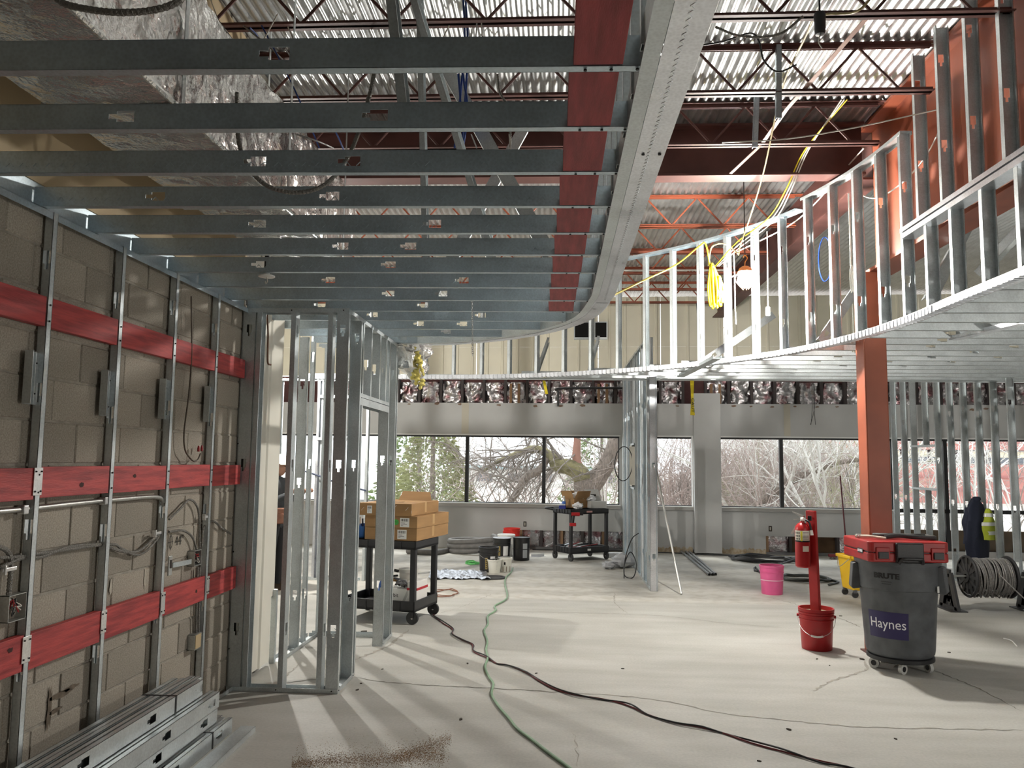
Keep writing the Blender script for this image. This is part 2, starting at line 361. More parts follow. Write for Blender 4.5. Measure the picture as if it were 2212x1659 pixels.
wbox('sheathing', sL, sR, -.02, .5, .15, .19, mat('brown_sheathing', (.13, .075, .04), .9, var=.3, vscale=6))
# torn base of the gypsum: brown paper left along the slab
PAPER = mat('torn_paper', (.34, .25, .15), .95, var=.35, vscale=20, col2=(.52, .46, .36))
for a, b in ((s_w4, s_p0 - .02), (s_p1 + .02, s_f1)):
    mb = MB(); n = 24; top = [(a + (b-a)*i/n, .085 + random.uniform(-.02, .035)) for i in range(n+1)]
    mb.prism([(a, .0), (b, .0)] + [(x, z) for x, z in reversed(top)], 0, .006, FWM @ Matrix.Translation((0, -.002, 0)) @ Matrix.Rotation(pi/2, 4, 'X')); mb.build('torn_base', PAPER, wall_back)
# sills and head trim
SILLM = mat('sill_grey', (.40, .39, .375), .5); FRAME = mat('window_frame_dark', (.012, .012, .014), .45); TRIMW = mat('white_trim', (.80, .80, .79), .5)
def glass_mat():
    m = bpy.data.materials.new('window_glass'); m.use_nodes = True; nt = m.node_tree; N = nt.nodes; L = nt.links
    N.remove(N['Principled BSDF']); t = N.new('ShaderNodeBsdfTransparent'); g = N.new('ShaderNodeBsdfGlossy'); g.inputs['Roughness'].default_value = .3
    t.inputs[0].default_value = (.93, .95, .95, 1)
    x = N.new('ShaderNodeMixShader'); x.inputs[0].default_value = .025; L.new(t.outputs[0], x.inputs[1]); L.new(g.outputs[0], x.inputs[2]); L.new(x.outputs[0], N['Material Output'].inputs[0]); return m
GLASS = glass_mat()
mull = [onF(px, 1010)[0] for px in (1007.5, 1174.5)]; m5 = onF(1690, 1020)[0]
def window(n, s0, s1, mulls, z0=ZS, z1=ZH, sill=True):
    o = MB()
    for a, b, c, d in ((s0, s1, z1 - .045, z1), (s0, s1, z0, z0 + .012), (s0, s0 + .02, z0, z1), (s1 - .02, s1, z0, z1)): o.box(a, .075, c, b, .135, d, FWM)
    w = o.build(f'window_{n}', FRAME, kind='structure')
    for s in mulls: MB().box(s - .033, .05, z0, s + .033, .135, z1, FWM).build('mullion', FRAME, w)
    e = [s0] + list(mulls) + [s1]
    for a, b in zip(e, e[1:]): MB().box(a + .01, .10, z0 + .005, b - .01, .106, z1 - .005, FWM).build('pane', GLASS, w)
    if sill:
        MB().box(s0 - .02, -.05, z0 - .075, s1 + .02, .09, z0 - .012, FWM).build('window_sill', SILLM, w)
        MB().box(s0 - .02, -.052, z0 - .014, s1 + .02, .09, z0, FWM).build('sill_cap', TRIMW, w)
    MB().box(s0 - .02, -.012, z1 - .012, s1 + .02, .075, z1 + .012, FWM).build('head_trim', TRIMW, w)
    return w
m0 = mull[0] - (mull[1] - mull[0])
window(1, sL, s_w3, [m0 - (mull[1]-mull[0])*2, m0 - (mull[1]-mull[0]), m0] + mull)
window(2, s_w4, s_p0, [])
window(3, s_p1, s_c, [m5])
MB().box(s_p0 - .02, -.05, ZS, s_p0 + .0, .1, ZH, FWM).build('jamb_return', TRIMW, wall_back)
# tall glazing at the right
w4 = window(4, s_c, sR, [onF(2048, 1060)[0], onF(2300, 1060)[0]], .12, ZH, sill=False)
zt = onF(2100, 1106)[1]
MB().box(s_c, .05, zt - .035, sR, .135, zt + .035, FWM).build('transom', FRAME, w4)
MB().box(s_c, -.03, .0, sR, .14, .13, FWM).build('window_sill', SILLM, w4)
# band of foil faced batts between studs
FOIL = mat('foil_face', (.44, .43, .44), .24, metal=.95, var=.5, vscale=6, col2=(.24, .13, .14), contrast=(.36, .5), bump=.8, bscale=30)
DARKW = mat('dark_stud', (.05, .04, .04), .7)
def crinkle(nx, ny, wx, wz, amp, seed, dome=.02):
    vs = []
    for j in range(ny+1):
        for i in range(nx+1):
            u, v = i/nx, j/ny
            q = noise.noise(Vector((u*4 + seed*3.1, v*4, seed)))*amp + abs(noise.noise(Vector((u*11, v*9 + seed, 4.2*seed))))*amp*.9 + dome*sin(pi*u)*.9
            vs.append((u*wx, -q, v*wz))
    return vs, [(j*(nx+1)+i, j*(nx+1)+i+1, (j+1)*(nx+1)+i+1, (j+1)*(nx+1)+i) for j in range(ny) for i in range(nx)]
MB().box(sL, .12, ZD, sR, .18, 3.35, FWM).build('band_backing', mat('maroon_sheathing', (.075, .03, .03), .9, var=.3, vscale=5), wall_back)
s = onF(858, 850)[0] - .43*3 + .02
k = 0
while s < 8.6:
    MB().box(s - .024, .0, ZD, s + .024, .12, 3.4, FWM).build('stud', DARKW, wall_back)
    if not (s_p0 - .5 < s < s_p0 - .1):
        vs, fs = crinkle(16, 16, .375, .42 + random.uniform(-.03, .03), .045, k + 1.3, .02)
        mb = MB().add(vs, fs, FWM @ Matrix.Translation((s + .03, .085, ZD + .005))); mb.build('insulation_batt', FOIL, wall_back, smooth=60)
        if k in (8, 12, 17): 
            for q in (.08, .24): MB().box(s + q, .03, ZD, s + q + .05, .05, 3.2, FWM).build('paper_tape', mat('brown_tape', (.26, .15, .08), .8), wall_back)
    s += .43; k += 1
for a, b in ((s_f0, s_pt), (s_f1, s_f2)):
    n = max(3, int((b-a)/.36)); st = (b-a)/n
    for i in range(n):
        MB().box(a + i*st, .01, .0, a + i*st + .05, .13, .36, FWM).build('stud', DARKW if i % 2 else mat('wood_stud', (.26, .16, .09), .8), wall_back)
        if not (a == s_f1 and i in (1, 2)):
            vs, fs = crinkle(8, 7, st - .05, .36, .02, 20 + i*2.7, .02); MB().add(vs, fs, FWM @ Matrix.Translation((a + i*st + .05, .09, .0))).build('insulation_batt', FOIL, wall_back, smooth=60)
    MB().box(a, -.0, 0, b, .1, .045, FWM).build('sole_plate', mat('plate_grey', (.15, .15, .15), .7), wall_back)
# glue dabs along the top of the board, taped joint, a bare switch box
DAB = mat('glue_dab', (.22, .15, .11), .9)
for px, py in [(884,873),(943,872),(993,873),(1078,875),(1156,877),(1211,877),(1259,876),(1463,877),(1585,877),(1622,878),(1668,879),(1717,878),(1765,879),(1808,879),(2100,885),(2130,883)]:
    s, z = onF(px, py); mb = MB(); n = 10; q = random.uniform(.5, 1.1)
    mb.prism([(s + .07*q*cos(2*pi*i/n)*random.uniform(.6, 1.1), z + .028*q*sin(2*pi*i/n)*random.uniform(.6, 1.2)) for i in range(n)], 0, .004, FWM @ Matrix.Rotation(pi/2, 4, 'X')); mb.build('glue_dab', DAB, wall_back)
s, _ = onF(1005, 900); wbox('joint_tape', s - .07, s + .07, ZH + .02, ZD, -.003, 0, mat('joint_compound', (.53, .50, .42), .85))
s, _ = onF(1700, 900); wbox('joint_tape', s - .06, s + .06, ZH + .02, ZD, -.003, 0, mat('joint_compound', (.53, .50, .42), .85))
for px, py in ((1134, 1132), (1664, 1142)):
    s, z = onF(px, py); wbox('outlet_box', s - .03, s + .03, z - .05, z + .05, -.004, .02, mat('box_hole', (.04, .03, .025), .8)); wbox('device', s - .012, s + .01, z - .03, z + .03, -.008, 0, mat('device_grey', (.5, .48, .42), .6))
# upper part: cream ribbed sheets with a lap
def fwn(s, d, z): return FWM @ Vector((s, -d - .02, z))
up = []
s = sL
i = 0
while s < 9.8:
    for z0, z1 in ((3.35, 3.92), (3.925, 4.9)):
        rib_sheet(s, s + 1.19, z0, z1, fwn, .3, .05, .02).build('liner_sheet', CREAM, wall_back)
    s += 1.2
s0, z0 = onF(1240, 735); s1, z1 = onF(1312, 697)
MB().box(s0, -.12, z0, s1, .0, z1, FWM).build('duct_frame', GALV, wall_back)
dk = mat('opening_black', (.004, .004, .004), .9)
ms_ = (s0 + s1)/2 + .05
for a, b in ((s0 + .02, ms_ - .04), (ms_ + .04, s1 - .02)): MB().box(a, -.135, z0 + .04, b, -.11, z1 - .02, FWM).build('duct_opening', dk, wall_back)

# ---- roof: corrugated deck, flutes run towards the windows
DECK = galv('roof_deck_zinc', (.60, .61, .61), .36, .85)
prof = []; P = .076; x = -7.8
while x < 10.7:
    prof += [(x, 0), (x + .014, .004), (x + .024, .02), (x + .038, .026), (x + .052, .02), (x + .062, .004)]; x += P
mb = MB(); n = len(prof); mb.add([(a, -9.2, ZDECK + b) for a, b in prof] + [(a, 16, ZDECK + b) for a, b in prof], [(i, i+1, n+i+1, n+i) for i in range(n-1)])
ceil_ = mb.build('ceiling', DECK, kind='structure', smooth=60)
MB().box(-7.9, -9.3, ZDECK + .03, 10.8, 16.2, ZDECK + .12).build('roof_insulation', mat('roof_board', (.1, .1, .1), .9), ceil_)
# ================================================================ STEEL
def ibeam(name, label, p0, p1, zb, zt, fw_, tf, tw, m, group=None):
    p0 = Vector(p0); p1 = Vector(p1)
    t = thing(name, label, 'girder', (*p0[:2], zb), group=group)
    for nm, w_, a, b in (('bottom_flange', fw_, zb, zb + tf), ('web', tw, zb + tf, zt - tf), ('top_flange', fw_, zt - tf, zt)):
        q = Vector((p0.x, p0.y, (a+b)/2)); r = Vector((p1.x, p1.y, (a+b)/2)); mb = MB(); mb.bar(q, r, w_, b - a); mb.build(nm, m, t)
    return t
GY = 7.57
gz0 = 4.43
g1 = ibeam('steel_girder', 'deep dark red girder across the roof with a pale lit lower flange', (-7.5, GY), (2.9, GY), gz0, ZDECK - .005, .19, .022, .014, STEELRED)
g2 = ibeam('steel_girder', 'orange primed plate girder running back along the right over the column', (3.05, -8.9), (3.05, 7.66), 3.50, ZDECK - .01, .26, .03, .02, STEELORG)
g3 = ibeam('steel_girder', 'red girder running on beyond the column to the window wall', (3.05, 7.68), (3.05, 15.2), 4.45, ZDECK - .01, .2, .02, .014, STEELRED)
col = thing('steel_column', 'orange red square steel column behind the grey rubbish bin', 'column', (2.93, 7.57, 0))
a = .105; mb = MB(); mb.box(2.93 - a, 7.57 - a, .012, 2.93 + a, 7.57 + a, 3.49); mb.build('shaft', STEELORG, col, bevel=.012)
MB().box(2.80, 7.44, 0, 3.06, 7.70, .012).build('base_plate', STEELRED, col)
# bar joists
JOIST = {}
def bar_joist(Y, x0, x1, label, zb=4.55, zt=ZDECK - .01, sm=STEELRED):
    t = thing('bar_joist', label, 'roof joist', (x0, Y, zb), group='open web roof joists')
    for s in (-1, 1):
        for nm, z in (('bottom_chord', zb), ('top_chord', zt - .035)):
            d = MB(); y0, y1 = sorted((Y + s*.008, Y + s*.045)); d.box(x0, y0, z, x1, y1, z + .006) if nm == 'bottom_chord' else d.box(x0 - .12, y0, z + .03, x1 + .12, y1, z + .036)
            y0, y1 = sorted((Y + s*.008, Y + s*.014)); d.box(x0, y0, z, x1, y1, z + .036); d.build(nm, sm, t)
    L = .62; n = int((x1 - x0)/L); key = (round(zb, 3),)
    x = x0 + .1; 
    while x + L < x1:
        for a, b in (((x, zb + .02), (x + L/2, zt - .02)), ((x + L/2, zt - .02), (x + L, zb + .02))):
            kk = 'w%d' % (a[1] < b[1]) + sm.name
            if kk not in JOIST:
                d = MB(); d.tube([(0, 0, 0), (b[0]-a[0], 0, b[1]-a[1])], .011, 6); me = d.mesh('web_bar'); me.materials.append(sm); JOIST[kk] = me
            place('web_bar', JOIST[kk], t, Matrix.Translation((a[0], Y, a[1])))
        x += L
    return t
ords = ['nearest overhead', 'second', 'third', 'fourth', 'first beyond the girder', 'second beyond the girder', 'third beyond the girder', 'fourth beyond the girder', 'fifth beyond the girder']
JY = [3.75, 4.96, 6.04, 7.06, 9.58, 10.84, 12.04, 13.2, 14.3]
for k, y in enumerate(JY):
    nm = ['dark red open web roof joist nearest the camera, over the foil duct', 'dark red roof joist second from the camera, near the top edge', 'dark red roof joist third from the camera, crossing the bright deck',
          'dark red roof joist just in front of the deep girder', 'red roof joist just beyond the deep girder, above the yellow cord', 'red roof joist second beyond the girder, level with the lamp top',
          'red roof joist third beyond the girder carrying pale cables', 'red roof joist fourth beyond the girder, low over the cream wall', 'last red roof joist, close to the window wall'][k]
    bar_joist(y, -7.4, 2.86, nm, sm=STEELRED if k < 4 else STEELORG)  # same red joists; the ones past the girder get lamplight painted as orange
# flat bridging straps along the roof, under the joists
for (a, b) in (((1500, 205), (1465, 330)), ((1640, 25), (1580, 372))):
    pass
br = thing('bridging_strap', 'pale steel bridging strip hanging from the roof joists, bent at its end', 'bridging', onZ(1655, 200, 4.6))
p = [onZ(1885, 25, 4.60), onZ(1700, 235, 4.58), onZ(1645, 312, 4.56), onZ(1578, 375, 4.40)]
for a, b in zip(p, p[1:]): MB().bar(a, b, .034, .006).build('strip', mat('pale_red_strip', (.55, .36, .30), .5), br)

# ================================================================ FRAMING
HH = (.62, 1.24, 1.86, 2.48)
# ---- studs, boards and plates on the block wall
XF = -2.356
fur = thing('furring_wall', 'steel studs and track fixed against the grey block wall', 'stud wall', (XF, 4.2, 0))
SY = [2.287, 2.897, 3.507, 4.11, 4.726, 5.337]
for y in SY:
    stud('stud', fur, (XF - .021, y, .03), (XF - .021, y, ZC), (0, 1, 0), w=.041, fl=.034, holes=[q + (y*3.7 % .1) for q in HH], m=GALV)
tr = MB(); tr.box(XF - .045, 1.5, .0, XF, 5.9, .002); tr.box(XF - .002, 1.5, 0, XF, 5.9, .03); tr.build('floor_track', GALV, fur)
# red boards: one continuous board seen between the studs, three heights
def zat(px, py, X=XF - .02): return onX(px, py, X).z
boards = []
for k, (zt, zb, lab) in enumerate((((zat(200, 675) , zat(200, 734)), 0, 'red stained blocking board along the top of the block wall'), ((zat(200, 1008), zat(200, 1068)), 0, 'red stained blocking board at mid height of the block wall'), ((zat(200, 1322), zat(200, 1389)), 0, 'red stained blocking board low on the block wall'))):
    zt, zb = max(zt), min(zt)
    t = thing('blocking_board', lab, 'board', (XF - .02, 4, zb), group='red boards on the block wall')
    ys = [1.9] + SY + [5.86]
    for a, b in zip(ys, ys[1:]):
        dz = random.uniform(-.004, .004)
        MB().box(XF - .039, a + .008 if a in SY else a, zb + dz, XF - .003, b - .006 if b in SY else b, zt + dz).build('board_piece', REDW, t, bevel=.002)
# knots
KN = mat('knot_dark', (.05, .015, .012), .8)
for bi, px, py in ((1, 177, 1047), (2, 22, 1405), (2, 424, 1277), (1, 291, 1028)): 
    p = onX(px, py, XF - .0025); n = 9; mb = MB(); mb.add([(p.x + .0008, p.y + .016*cos(2*pi*i/n)*random.uniform(.7, 1.4), p.z + .012*sin(2*pi*i/n)*random.uniform(.7, 1.3)) for i in range(n)], [tuple(range(n))]); mb.build('knot', KN, [o for o in bpy.data.objects if o.name.startswith('blocking_board')][bi])
sp = []
for y in SY[2:]:
    for z in (zat(200, 690), zat(200, 722), zat(200, 1022), zat(200, 1056)): sp.append((XF + .001, y + .016, z))
screws(fur, sp, (1, 0, 0), .0045)
# nail plates over the boards
PLATE = galv('nail_plate', (.78, .78, .77), .3, .85)
for px, py, wd, ht in ((82, 1040, .06, .125), (57, 1403, .058, .115), (224, 1343, .05, .115), (352, 1303, .05, .13), (449, 1264, .045, .12)):
    p = onX(px, py, XF + .002); mb = MB(); mb.cbox((p.x, p.y, p.z), (.003, wd, ht)); o = mb.build('nail_plate', PLATE, fur, bevel=.001)
    screws(fur, [(p.x + .0015, p.y + sx*wd*.32, p.z + sz*ht*.36) for sx in (-1, 1) for sz in (-1, 1)], (1, 0, 0), .004)
# short channel clips standing off the studs
for y, (px, py) in zip(SY[2:], ((68, 812), (222, 845), (347, 858), (447, 870))):
    p = onX(px, py, XF); c = MB(); y0 = y - .075; zc = p.z - .005; h = .12
    c.box(XF - .03, y0 - .015, zc - h, XF - .027, y0 + .075, zc + h); c.box(XF - .03, y0 - .017, zc - h, XF + .01, y0 - .015, zc + h); c.box(XF - .03, y0 + .035, zc - h, XF - .012, y0 + .037, zc + h)
    c.build('channel_clip', GALV, fur); screws(fur, [(XF - .0265, y0 + q, zc + r) for q in (.018, .06) for r in (-.07, .07)], (1, 0, 0), .004)

# ---- closet of bare studs beyond the wall
clo = thing('closet_frame', 'small closet framed in bare steel studs at the end of the block wall', 'stud wall', (-1.9, 6.7, 0))
YF, XS, YB = 5.87, -1.576, 7.70
HZ = [.42, 1.18, 1.62, 2.6]
def st(p, opn, z0=.004, z1=ZC - .02, w=.092, fl=.036, holes=(.42, 1.62, 2.64), m=GALV): return stud('stud', clo, (p[0], p[1], z0), (p[0], p[1], z1), opn, w, fl, holes, m)
def track(p, q, up=1, w=.094, leg=.032, parent=clo, m=GALV, nm='track'):
    return stud(nm, parent, p, q, (0, 0, up), w, leg, (), m, lip=0)
track((-2.40, YF + .046, .0), (XS, YF + .046, .0)); track((XS - .046, YF, .0005), (XS - .046, 6.33, .0005)); track((XS - .046, 7.36, .0), (XS - .046, YB + .09, .0)); track((-2.36, YB + .046, .0005), (XS, YB + .046, .0005)); track((-2.33, 6.72, .0), (-2.33, YB, .0))
track((-2.40, YF + .046, ZC), (XS, YF + .046, ZC), -1); track((XS - .046, YF, ZC - .001), (XS - .046, YB + .09, ZC - .001), -1); track((-2.36, YB + .046, ZC - .001), (XS, YB + .046, ZC - .001), -1)
st((-2.345, YF + .004), (0, 1, 0), w=.10); st((-2.285, YF + .046), (1, 0, 0)); st((-2.445+.02, YF+.02), (0, 1, 0), w=.05)
st((-1.985, YF + .046), (-1, 0, 0)); st((-1.70, YF + .046), (-1, 0, 0)); 
st((XS - .046, YF + .003), (0, 1, 0)); st((XS - .046, 6.30), (0, -1, 0), holes=(.60, 1.62, 2.64)); st((XS - .046, 6.335), (0, 1, 0), holes=(.60, 1.62, 2.64))
st((XS - .046, 7.36), (0, 1, 0), holes=(.52, 1.66, 2.5)); st((XS - .046, 7.70), (0, -1, 0), holes=(.62, 1.66, 2.5)); st((XS - .046, 7.78), (0, -1, 0))
st((-2.34, 7.17), (0, 1, 0), w=.085, holes=(.45, 1.45, 2.35)); st((-2.34, 7.44), (0, 1, 0), w=.041); st((-2.30, YB + .046), (1, 0, 0))
# header over the opening with cripple studs
zh = 2.19
track((XS - .046, 6.30, zh), (XS - .046, 7.36, zh), 1, nm='header'); track((XS - .046, 6.30, zh - .002), (XS - .046, 7.36, zh - .002), -1, nm='header', leg=.06)
for y in (6.62, 6.95, 7.2): st((XS - .046, y), (0, 1, 0), z0=zh, holes=(.28,))
screws(clo, [(-2.03, YF - .001, .018), (-1.62, YF - .001, .018), (XS + .001, 5.9, .018), (XS + .001, 6.31, .018), (XS + .001, 7.38, .018), (-2.39, YF - .001, .3), (-2.39, YF - .001, 1.0), (-2.39, YF - .001, 1.8), (-2.39, YF - .001, 2.4), (-2.02, YF - .001, ZC - .015), (-1.62, YF - .001, ZC - .015)], (0, -1, 0), .005)
cs = thing('pipe_brace', 'dark pipe slanting across behind the closet studs', 'pipe', onY(655, 690, 8.6)); MB().tube([onY(640, 664, 8.4), onY(745, 722, 8.4)], .03, 12).build('pipe', mat('dark_pipe', (.06, .045, .04), .5), cs, smooth=60)
# a wire drop in the closet
# stamped chevrons along a web: shallow raised ribs, one mesh per member
def stamp(parent, p0, p1, nrm, across, m=GALV, step=.055, s=.016, name='stamped_rib', off=0.0):
    p0 = Vector(p0); p1 = Vector(p1); d = (p1 - p0).normalized(); n_ = Vector(nrm); c = Vector(across); mb = MB(); L = (p1 - p0).length; q = .12
    while q < L - .1:
        o = p0 + d*q + n_*.0008 + c*off
        mb.bar(o - d*s*.5 + c*s*.0, o + d*s*.5 + c*s, .003, .0022, n_); mb.bar(o + d*s*.5 + c*s, o + d*s*1.4, .003, .0022, n_); q += step
    mb.build(name, m, parent, kind='stuff')
for x_, y_ in ((XS - .046, 5.873), (XS - .046, 6.30), (-2.345, 5.874), (-2.34, 7.17)): stamp(clo, (x_ + .01, y_ - .0005, .1), (x_ + .01, y_ - .0005, 2.75), (0, -1, 0), (1, 0, 0))
# ---- ceiling soffit over the near left
sof = thing('soffit_frame', 'flat soffit of dark steel joists over the block wall side', 'soffit', (-1, 4.5, ZC))
ja = math.atan2(onZ(1240, 157, ZC).y - onZ(0, 166, ZC).y, onZ(1240, 157, ZC).x - onZ(0, 166, ZC).x)
print('joist skew deg', math.degrees(ja))
arc_px = [(1310, 655), (1265, 692), (1150, 722), (1000, 742), (860, 748)]
EDGE = [Vector((.39, y, ZC)) for y in (.6, 2, 3.5, 5)] + [Vector((.375, 5.55, ZC)), Vector((.27, 6.30, ZC)), Vector((-.02, 6.92, ZC)), Vector((-.45, 7.40, ZC)), Vector((-.98, 7.72, ZC)), Vector((-1.62, 7.86, ZC))]
EP = spline(EDGE, 12)
def edge_x(Y):
    best = None
    for a, b in zip(EP, EP[1:]):
        if a.y <= Y <= b.y: return a.x + (b.x - a.x)*(Y - a.y)/max(1e-6, b.y - a.y)
    return .39 if Y < 5 else -1.6
JS = []
for k in range(14):
    Y0 = 2.20 + .4215*k; x0 = XB + .01; x1 = edge_x(Y0) - .10
    y0 = Y0 + ja*x0; y1 = Y0 + ja*x1
    hl = [h for h in (.55 + .31*(k % 3), 1.35 + .2*((k*2) % 3)) if h < (x1 - x0) - .2]
    if k in (0,): hl = [1.55]
    stud('joist', sof, (x0, y0, ZC + .047), (x1, y1, ZC + .047), (0, 1, 0), w=.092, fl=.036, holes=hl, m=GALVD); JS.append(Y0)
    if k > 1: stamp(sof, (x0, y0 - .0005, ZC + .028), (x1, y1 - .0005, ZC + .028), (0, -1, 0), (0, 0, 1), GALVD)
    if x1 > .1: screws(sof, [(edge_x(Y0) - .165, Y0 + .018, ZC - .001), (.075 - .05*k/13, Y0 + .018, ZC - .001), (.15 - .05*k/13, Y0 + .018, ZC - .001)], (0, 0, -1), .005)
# wall side track
t_ = MB(); t_.box(XB + .001, .6, ZC - .004, XB + .052, 5.9, ZC - .001); t_.box(XB + .001, .6, ZC - .004, XB + .004, 5.9, ZC + .15); t_.box(XB + .049, .6, ZC - .035, XB + .052, 5.9, ZC - .002); t_.build('wall_track', GALVD, sof)
# rim: bright outer track and inner channel, straight then curved
rim = EP
mb = MB(); mb.sweep([(0, -.002), (0, .155), (-.003, .155), (-.003, 0), (-.107, 0), (-.107, -.002)], rim); mb.build('rim_track', GALVB, sof)
mb = MB(); mb.sweep([(-.109, -.0035), (-.109, -.0005), (-.155, -.0005), (-.155, .098), (-.158, .098), (-.158, -.0035)], rim); mb.build('rim_channel', GALV, sof)
# slit tabs on the curved part
mb = MB(); rs = [q for q in resample(rim, .052) if q.y > 5.62]
for a, b in zip(rs, rs[1:]):
    d = (b - a).normalized(); n_ = d.cross(Vector((0, 0, 1)))
    mb.bar(a + d*.004 + n_*.004 + Vector((0, 0, .035)), b - d*.006 + n_*.004 + Vector((0, 0, .03)), .07, .004, n_) ; mb.bar(a + d*.004 - n_*.05 - Vector((0, 0, .004)), b - d*.006 - n_*.05 - Vector((0, 0, .006)), .09, .003)
mb.build('flex_tabs', GALVB, sof, kind='stuff')
screws(sof, [(.37, 2.86, ZC - .003), (.31, 2.86, ZC - .003)], (0, 0, -1), .006)
# knurled dimples stamped along the rim
mb = MB(); q = 1.75
while q < 5.55: mb.bar((.335, q, ZC - .0025), (.325, q + .014, ZC - .0025), .004, .002); mb.bar((.325, q + .014, ZC - .0025), (.335, q + .028, ZC - .0025), .004, .002); q += .034
mb.build('stamped_rib', GALVB, sof, kind='stuff')
# studs rising from the rim to the roof
for a in resample([p - Vector((.06, 0, 0)) for p in EP if p.y <= 5.5], .3):
    if a.y > 1.6: stud('rim_stud', sof, (a.x - .06, a.y, ZC + .01), (a.x - .06, a.y, 4.2), (0, 1, 0), m=GALV, fl=.04, holes=(.5,))
# red blocking in the bays
for k, (a, b) in enumerate(zip([1.78] + JS, JS)):
    if a > 5.6: break
    x0 = .04 - .012*k; x1 = .182 - .012*k*.6
    MB().box(x0 - .0, a + .003, ZC + .003, x1, b - .001, ZC + .038).build('blocking', mat('red_blocking', (.34, .045, .05), .6, var=.3, vscale=5, stretch=(9, 1, 9), bump=.12), sof, bevel=.002)
# raking braces from the soffit up to the roof
for (x, y, z), (x2, y2, z2) in (((-.62, 3.0, 3.02), (-.80, 2.6, 4.8)), ((-.42, 5.0, 2.98), (-1.0, 3.4, 4.8)), ((-.05, 4.9, 2.98), (-.9, 5.6, 4.7)), ((-.9, 5.2, 2.98), (-.9, 4.7, 4.7)), ((-1.0, 6.1, 2.96), (-.3, 6.5, 4.5)), ((-.5, 6.6, 2.96), (-.9, 7.1, 4.5)), ((.05, 6.2, 2.95), (.05, 6.25, 4.6))):
    stud('brace', sof, (x, y, z), (x2, y2, z2), (1, 0, 0) if abs(y2 - y) > abs(x2 - x) else (0, 1, 0), m=GALV)
# ---- curved bulkhead and the second soffit behind it
C2 = [(2.80, .8), (2.80, 2.6), (2.80, 4.4), (2.80, 5.6), (2.81, 6.5), (2.70, 7.42), (2.45, 8.25), (2.04, 8.96), (1.50, 9.62), (.86, 10.17), (.12, 10.62), (-.67, 10.93), (-1.5, 11.08), (-2.6, 11.12), (-3.6, 11.12)]
CP = spline([(x, y, ZC) for x, y in C2], 10)
blk = thing('curved_bulkhead', 'curved bulkhead of bare steel studs sweeping round the opening', 'bulkhead', (1.5, 9.62, ZC))
mb = MB(); mb.sweep([(.05, -.002), (.05, .05), (.047, .05), (.047, 0), (-.047, 0), (-.047, .05), (-.05, .05), (-.05, -.002)], CP); mb.build('curved_track', GALVB, blk)
mb = MB(); rs = resample(CP, .06)
for a, b in zip(rs, rs[1:]):
    d = (b - a).normalized(); n_ = d.cross(Vector((0, 0, 1)))
    if a.y > 5.9: mb.bar(a + d*.006 - n_*.053 + Vector((0, 0, .022)), b - d*.012 - n_*.053 + Vector((0, 0, .022)), .05, .004, n_)
    if a.y > 4.2: mb.bar(a + d*.004 - n_*.02 - Vector((0, 0, .008)), b - d*.02 - n_*.02 - Vector((0, 0, .006)), .075, .004)
mb.build('flex_tabs', GALVB, blk, kind='stuff')
ZL = 3.50
st_pts = [(a, i) for i, a in enumerate(resample(CP, .405))]
full = resample(CP, .405)
for i, a in enumerate(full):
    d = (full[min(i+1, len(full)-1)] - full[max(i-1, 0)]).normalized(); 
    if a.y < 1.9: continue
    if a.y < 6.35:
        stud('stud', blk, (a.x, a.y, ZC + .003), (a.x, a.y, ZL), -d, w=.092, fl=.04, holes=(), m=GALV)
        stud('upper_stud', blk, (a.x + .005, a.y + .12, ZL + .05), (a.x + .005, a.y + .12, ZDECK - .03), -d, w=.092, fl=.04, holes=(.45, 1.1), m=GALV)
    else:
        zt = 4.40 if a.y < 8.2 else 4.30
        stud('stud', blk, (a.x, a.y, ZC + .003), (a.x, a.y, zt), -d, w=.092, fl=.04, holes=(.32, 1.1), m=GALV)
led = [Vector((2.80, y, ZL)) for y in (1.0, 3, 5, 6.42)]
mb = MB(); mb.sweep([(.06, 0), (.06, .04), (-.055, .04), (-.055, 0)], led); mb.build('ledge_track', GALVB, blk)
mb = MB(); mb.sweep([(.06, .05), (.06, .085), (-.06, .085), (-.06, .05)], led[:]); mb.build('ledge_track', GALVB, blk)
top = [Vector((p.x, p.y, 4.32)) for p in CP if p.y > 8.1 and p.x > -3]
mb = MB(); mb.sweep([(.05, .0), (.05, -.028), (.047, -.028), (.047, -.003), (-.047, -.003), (-.047, -.028), (-.05, -.028), (-.05, 0)], top); mb.build('top_track', GALVD, blk)
top2 = [Vector((p.x, p.y, 4.40)) for p in CP if 6.35 < p.y < 8.15]
mb = MB(); mb.sweep([(.05, .0), (.05, -.03), (.047, -.03), (.047, -.003), (-.047, -.003), (-.047, -.03), (-.05, -.03), (-.05, 0)], top2); mb.build('top_track', GALV, blk)
for a, b, op in (((2.85, 6.2, 2.95), (3.6, 6.9, 3.9), (0, 1, 0)), ((2.85, 4.9, 2.95), (3.5, 5.0, 4.2), (0, 1, 0)), ((1.75, 9.45, 2.9), (2.7, 10.0, 3.55), (0, 1, 0)), ((2.6, 7.95, 2.9), (3.2, 8.5, 3.6), (0, 1, 0)), ((.4, 10.55, 2.88), (.55, 11.0, 3.4), (1, 0, 0)), ((-.3, 10.9, 2.9), (-.15, 11.5, 3.45), (1, 0, 0)), ((2.85, 5.5, 3.0), (3.4, 4.9, 3.8), (1, 0, 0))):
    stud('brace', blk, a, b, op, m=GALV, holes=(.12,))
s2 = thing('soffit_frame', 'flat rear soffit of steel joists behind the curved bulkhead', 'soffit', (3, 10.5, ZC))
YB2 = 11.15
def c2x(Y):
    xs = [a.x + (b.x-a.x)*(Y-a.y)/(b.y-a.y) for a, b in zip(CP, CP[1:]) if a.y <= Y < b.y]
    return xs[0] if xs else None
y = 3.2
